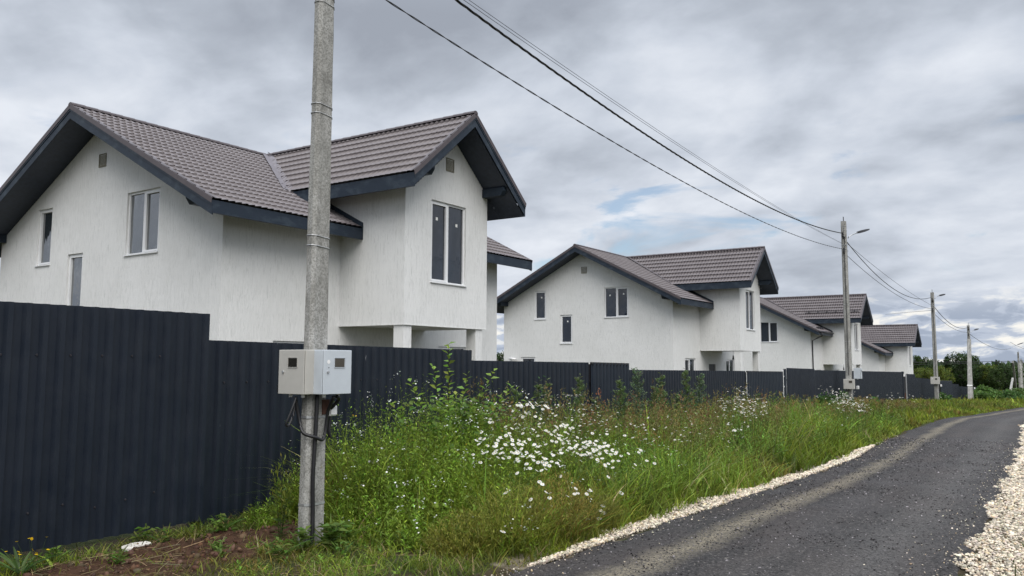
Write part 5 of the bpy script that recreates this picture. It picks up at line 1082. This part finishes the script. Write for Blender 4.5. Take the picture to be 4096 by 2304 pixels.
def tree_proto(kind, H):
    tr = MB(); cs, rs = [], []; R_ = random.Random(kind*17+5); w = {0: .26, 1: .34, 2: .20}[kind]*H
    tr.tube([(0, 0, -.3), (R_.uniform(-.1, .1), R_.uniform(-.1, .1), H*.45), (R_.uniform(-.15, .15), 0, H*.95)], [.018*H, .012*H, .003*H], 7)
    nb = 26
    for k in range(nb):
        t = .25+.72*k/nb; a = k*2.4+R_.uniform(-.4, .4)
        prof = {0: math.sin(math.pi*min(1, (t-.12)/.95))**.8, 1: math.sin(math.pi*min(1, (t-.10)/1.0))**.6, 2: (1.06-t)}[kind]; L = w*prof*R_.uniform(.65, 1.1)
        e = (math.cos(a)*L, math.sin(a)*L, H*t+L*(.35 if kind != 2 else -.05)); tr.tube([(0, 0, H*t*.92), (e[0]*.5, e[1]*.5, H*t), e], [.006*H, .004*H, .0015*H], 5)
        cs.append(e); rs.append(w*R_.uniform(.28, .42)*(.55+.45*prof)); cs.append((e[0]*.5, e[1]*.5, H*t)); rs.append(w*.30)
    cs.append((0, 0, H*.97)); rs.append(w*.2); return tr, cs, rs
def make_tree(kind, H, label, bark, leaf, col, n, loc=(0, 0, 0), grp='trees beyond the fence'):
    tr, cs, rs = tree_proto(kind, H); root = empty('tree', loc); tag(root, label, 'tree', grp); tr.build('trunk', M[bark], root); V, F, C = leafcloud(n, clumps(cs, rs, n), leaf, col, .3); fast('crown', V, F, M['leaf'], C, parent=root); return root
TG = -3.9
tp = [make_tree(0, 6, 'x', 'birch', .26, (.055, .092, .024), 4200), make_tree(1, 6, 'x', 'bark', .26, (.040, .072, .022), 4800), make_tree(2, 6, 'x', 'bark', .24, (.034, .062, .022), 3600), make_tree(1, 6, 'x', 'bark', .28, (.125, .160, .028), 4200)]
TREES = [  # x, y, top z, proto, width scale, label
    (130, 17.6, 1.25, 0, 1.0, 'dark tree close behind the corner of the farthest house'), (130, 16.4, .75, 1, 1.0, 'round dark tree hidden partly by the third pole'), (130, 14.0, 1.25, 2, 1.15, 'pointed dark tree between the third and fourth poles'),
    (130, 12.4, 1.55, 1, 1.0, 'tallest broad tree left of the propped pole'), (131, 11.0, 1.35, 0, .85, 'broad tree just right of the propped pole top'), (128, 7.9, .80, 2, .55, 'slim treetop standing above the woods left of the leaning pole'),
    (112, 14.6, -.45, 3, 1.0, 'low yellow-green willow behind the dark fence at left of the third pole'), (113, 12.9, -.25, 3, 1.0, 'yellow-green willow right behind the third pole'), (126, 9.8, -.1, 1, 1.1, 'rounded dark tree right of the twin poles'),
    (126, 8.7, -.05, 3, .9, 'yellow-green tree in the middle of the woods edge'), (124, 8.0, -.35, 0, .8, 'pale-trunked birch at the woods edge, left of two'), (123, 7.4, -.40, 0, .8, 'pale-trunked birch at the woods edge, right of two'), (127, 6.9, .05, 1, .95, 'dark tree directly left of the leaning pole'),
    (128, 15.3, .1, 1, 1.0, 'dark tree filling the gap right of the third pole'), (132, 19.5, .6, 1, 1.1, 'dark tree peeping just past the farthest house'), (128, 10.4, -.6, 0, 1.0, 'thin-crowned tree with bare stems behind the far fence')]
used = [False]*4
for (x, y, zt, k, ws, lab) in TREES:
    o = tp[k] if not used[k] else copy_tree(tp[k]); used[k] = True; H = zt-TG; o.location = (x, y, TG); o.scale = (H/6*ws, H/6*ws, H/6); o.rotation_euler = (0, 0, rng.uniform(0, 6.28)); o['label'] = lab
# a tree seen in the gap between the first two houses
o = copy_tree(tp[1]); o.location = (60, 41.7, -3.2); o.scale = (.7, .7, .68); o['label'] = 'dark treetop low in the gap between the first and second houses'
o = copy_tree(tp[2]); o.location = (66, 45.2, -3.2); o.scale = (.8, .8, .62); o['label'] = 'second dark treetop in the gap between the first two houses, behind the other'
def woods():
    n = 30000; X = rng.uniform(140, 330, n); Y = rng.uniform(-70, 160, n)*(X/200); top = 2.0*(fbm(X, Y, .08, 3, 171)-.5)+(-.1); g = np.interp(X, TX, TZ); Z = g+rng.uniform(0, 1, n)**.7*(top-g); a = leafcloud(n, lambda m: np.stack([X, Y, Z], 1), 1.5, (.036, .062, .020))
    n = 16000; X = rng.uniform(132, 142, n); Y = rng.uniform(5.5, 24, n); top = 1.4*(fbm(X, Y, .35, 3, 175)-.5)-.25; Z = -3.6+rng.uniform(0, 1, n)**.8*(top+3.6); b = leafcloud(n, lambda m: np.stack([X, Y, Z], 1), .5, (.050, .085, .022))
    return join([a, b])
V, F, C = woods(); tag(fast('woods', V, F, M['leaf'], C), kind='stuff')
def hills():
    a = np.linspace(-math.pi*.35, math.pi*.75, 260); V = []
    for i, t in enumerate(a):
        rr = 2300; z = -16+34*fbm(np.array([t*5]), np.array([0.3]), 1, 4, 181)[0]+1.5*fbm(np.array([t*90]), np.array([.7]), 1, 2, 182)[0]
        for r_, zz in ((rr-500, -25), (rr-150, z*.7), (rr, z), (rr+500, -25)): V.append((r_*math.cos(t), r_*math.sin(t), zz))
    F = [(4*i+k, 4*i+k+1, 4*i+5+k, 4*i+4+k) for i in range(len(a)-1) for k in range(3)]
    tag(fast('hills', np.array(V), np.array(F), M['hill'], smooth=True), kind='structure')
hills()
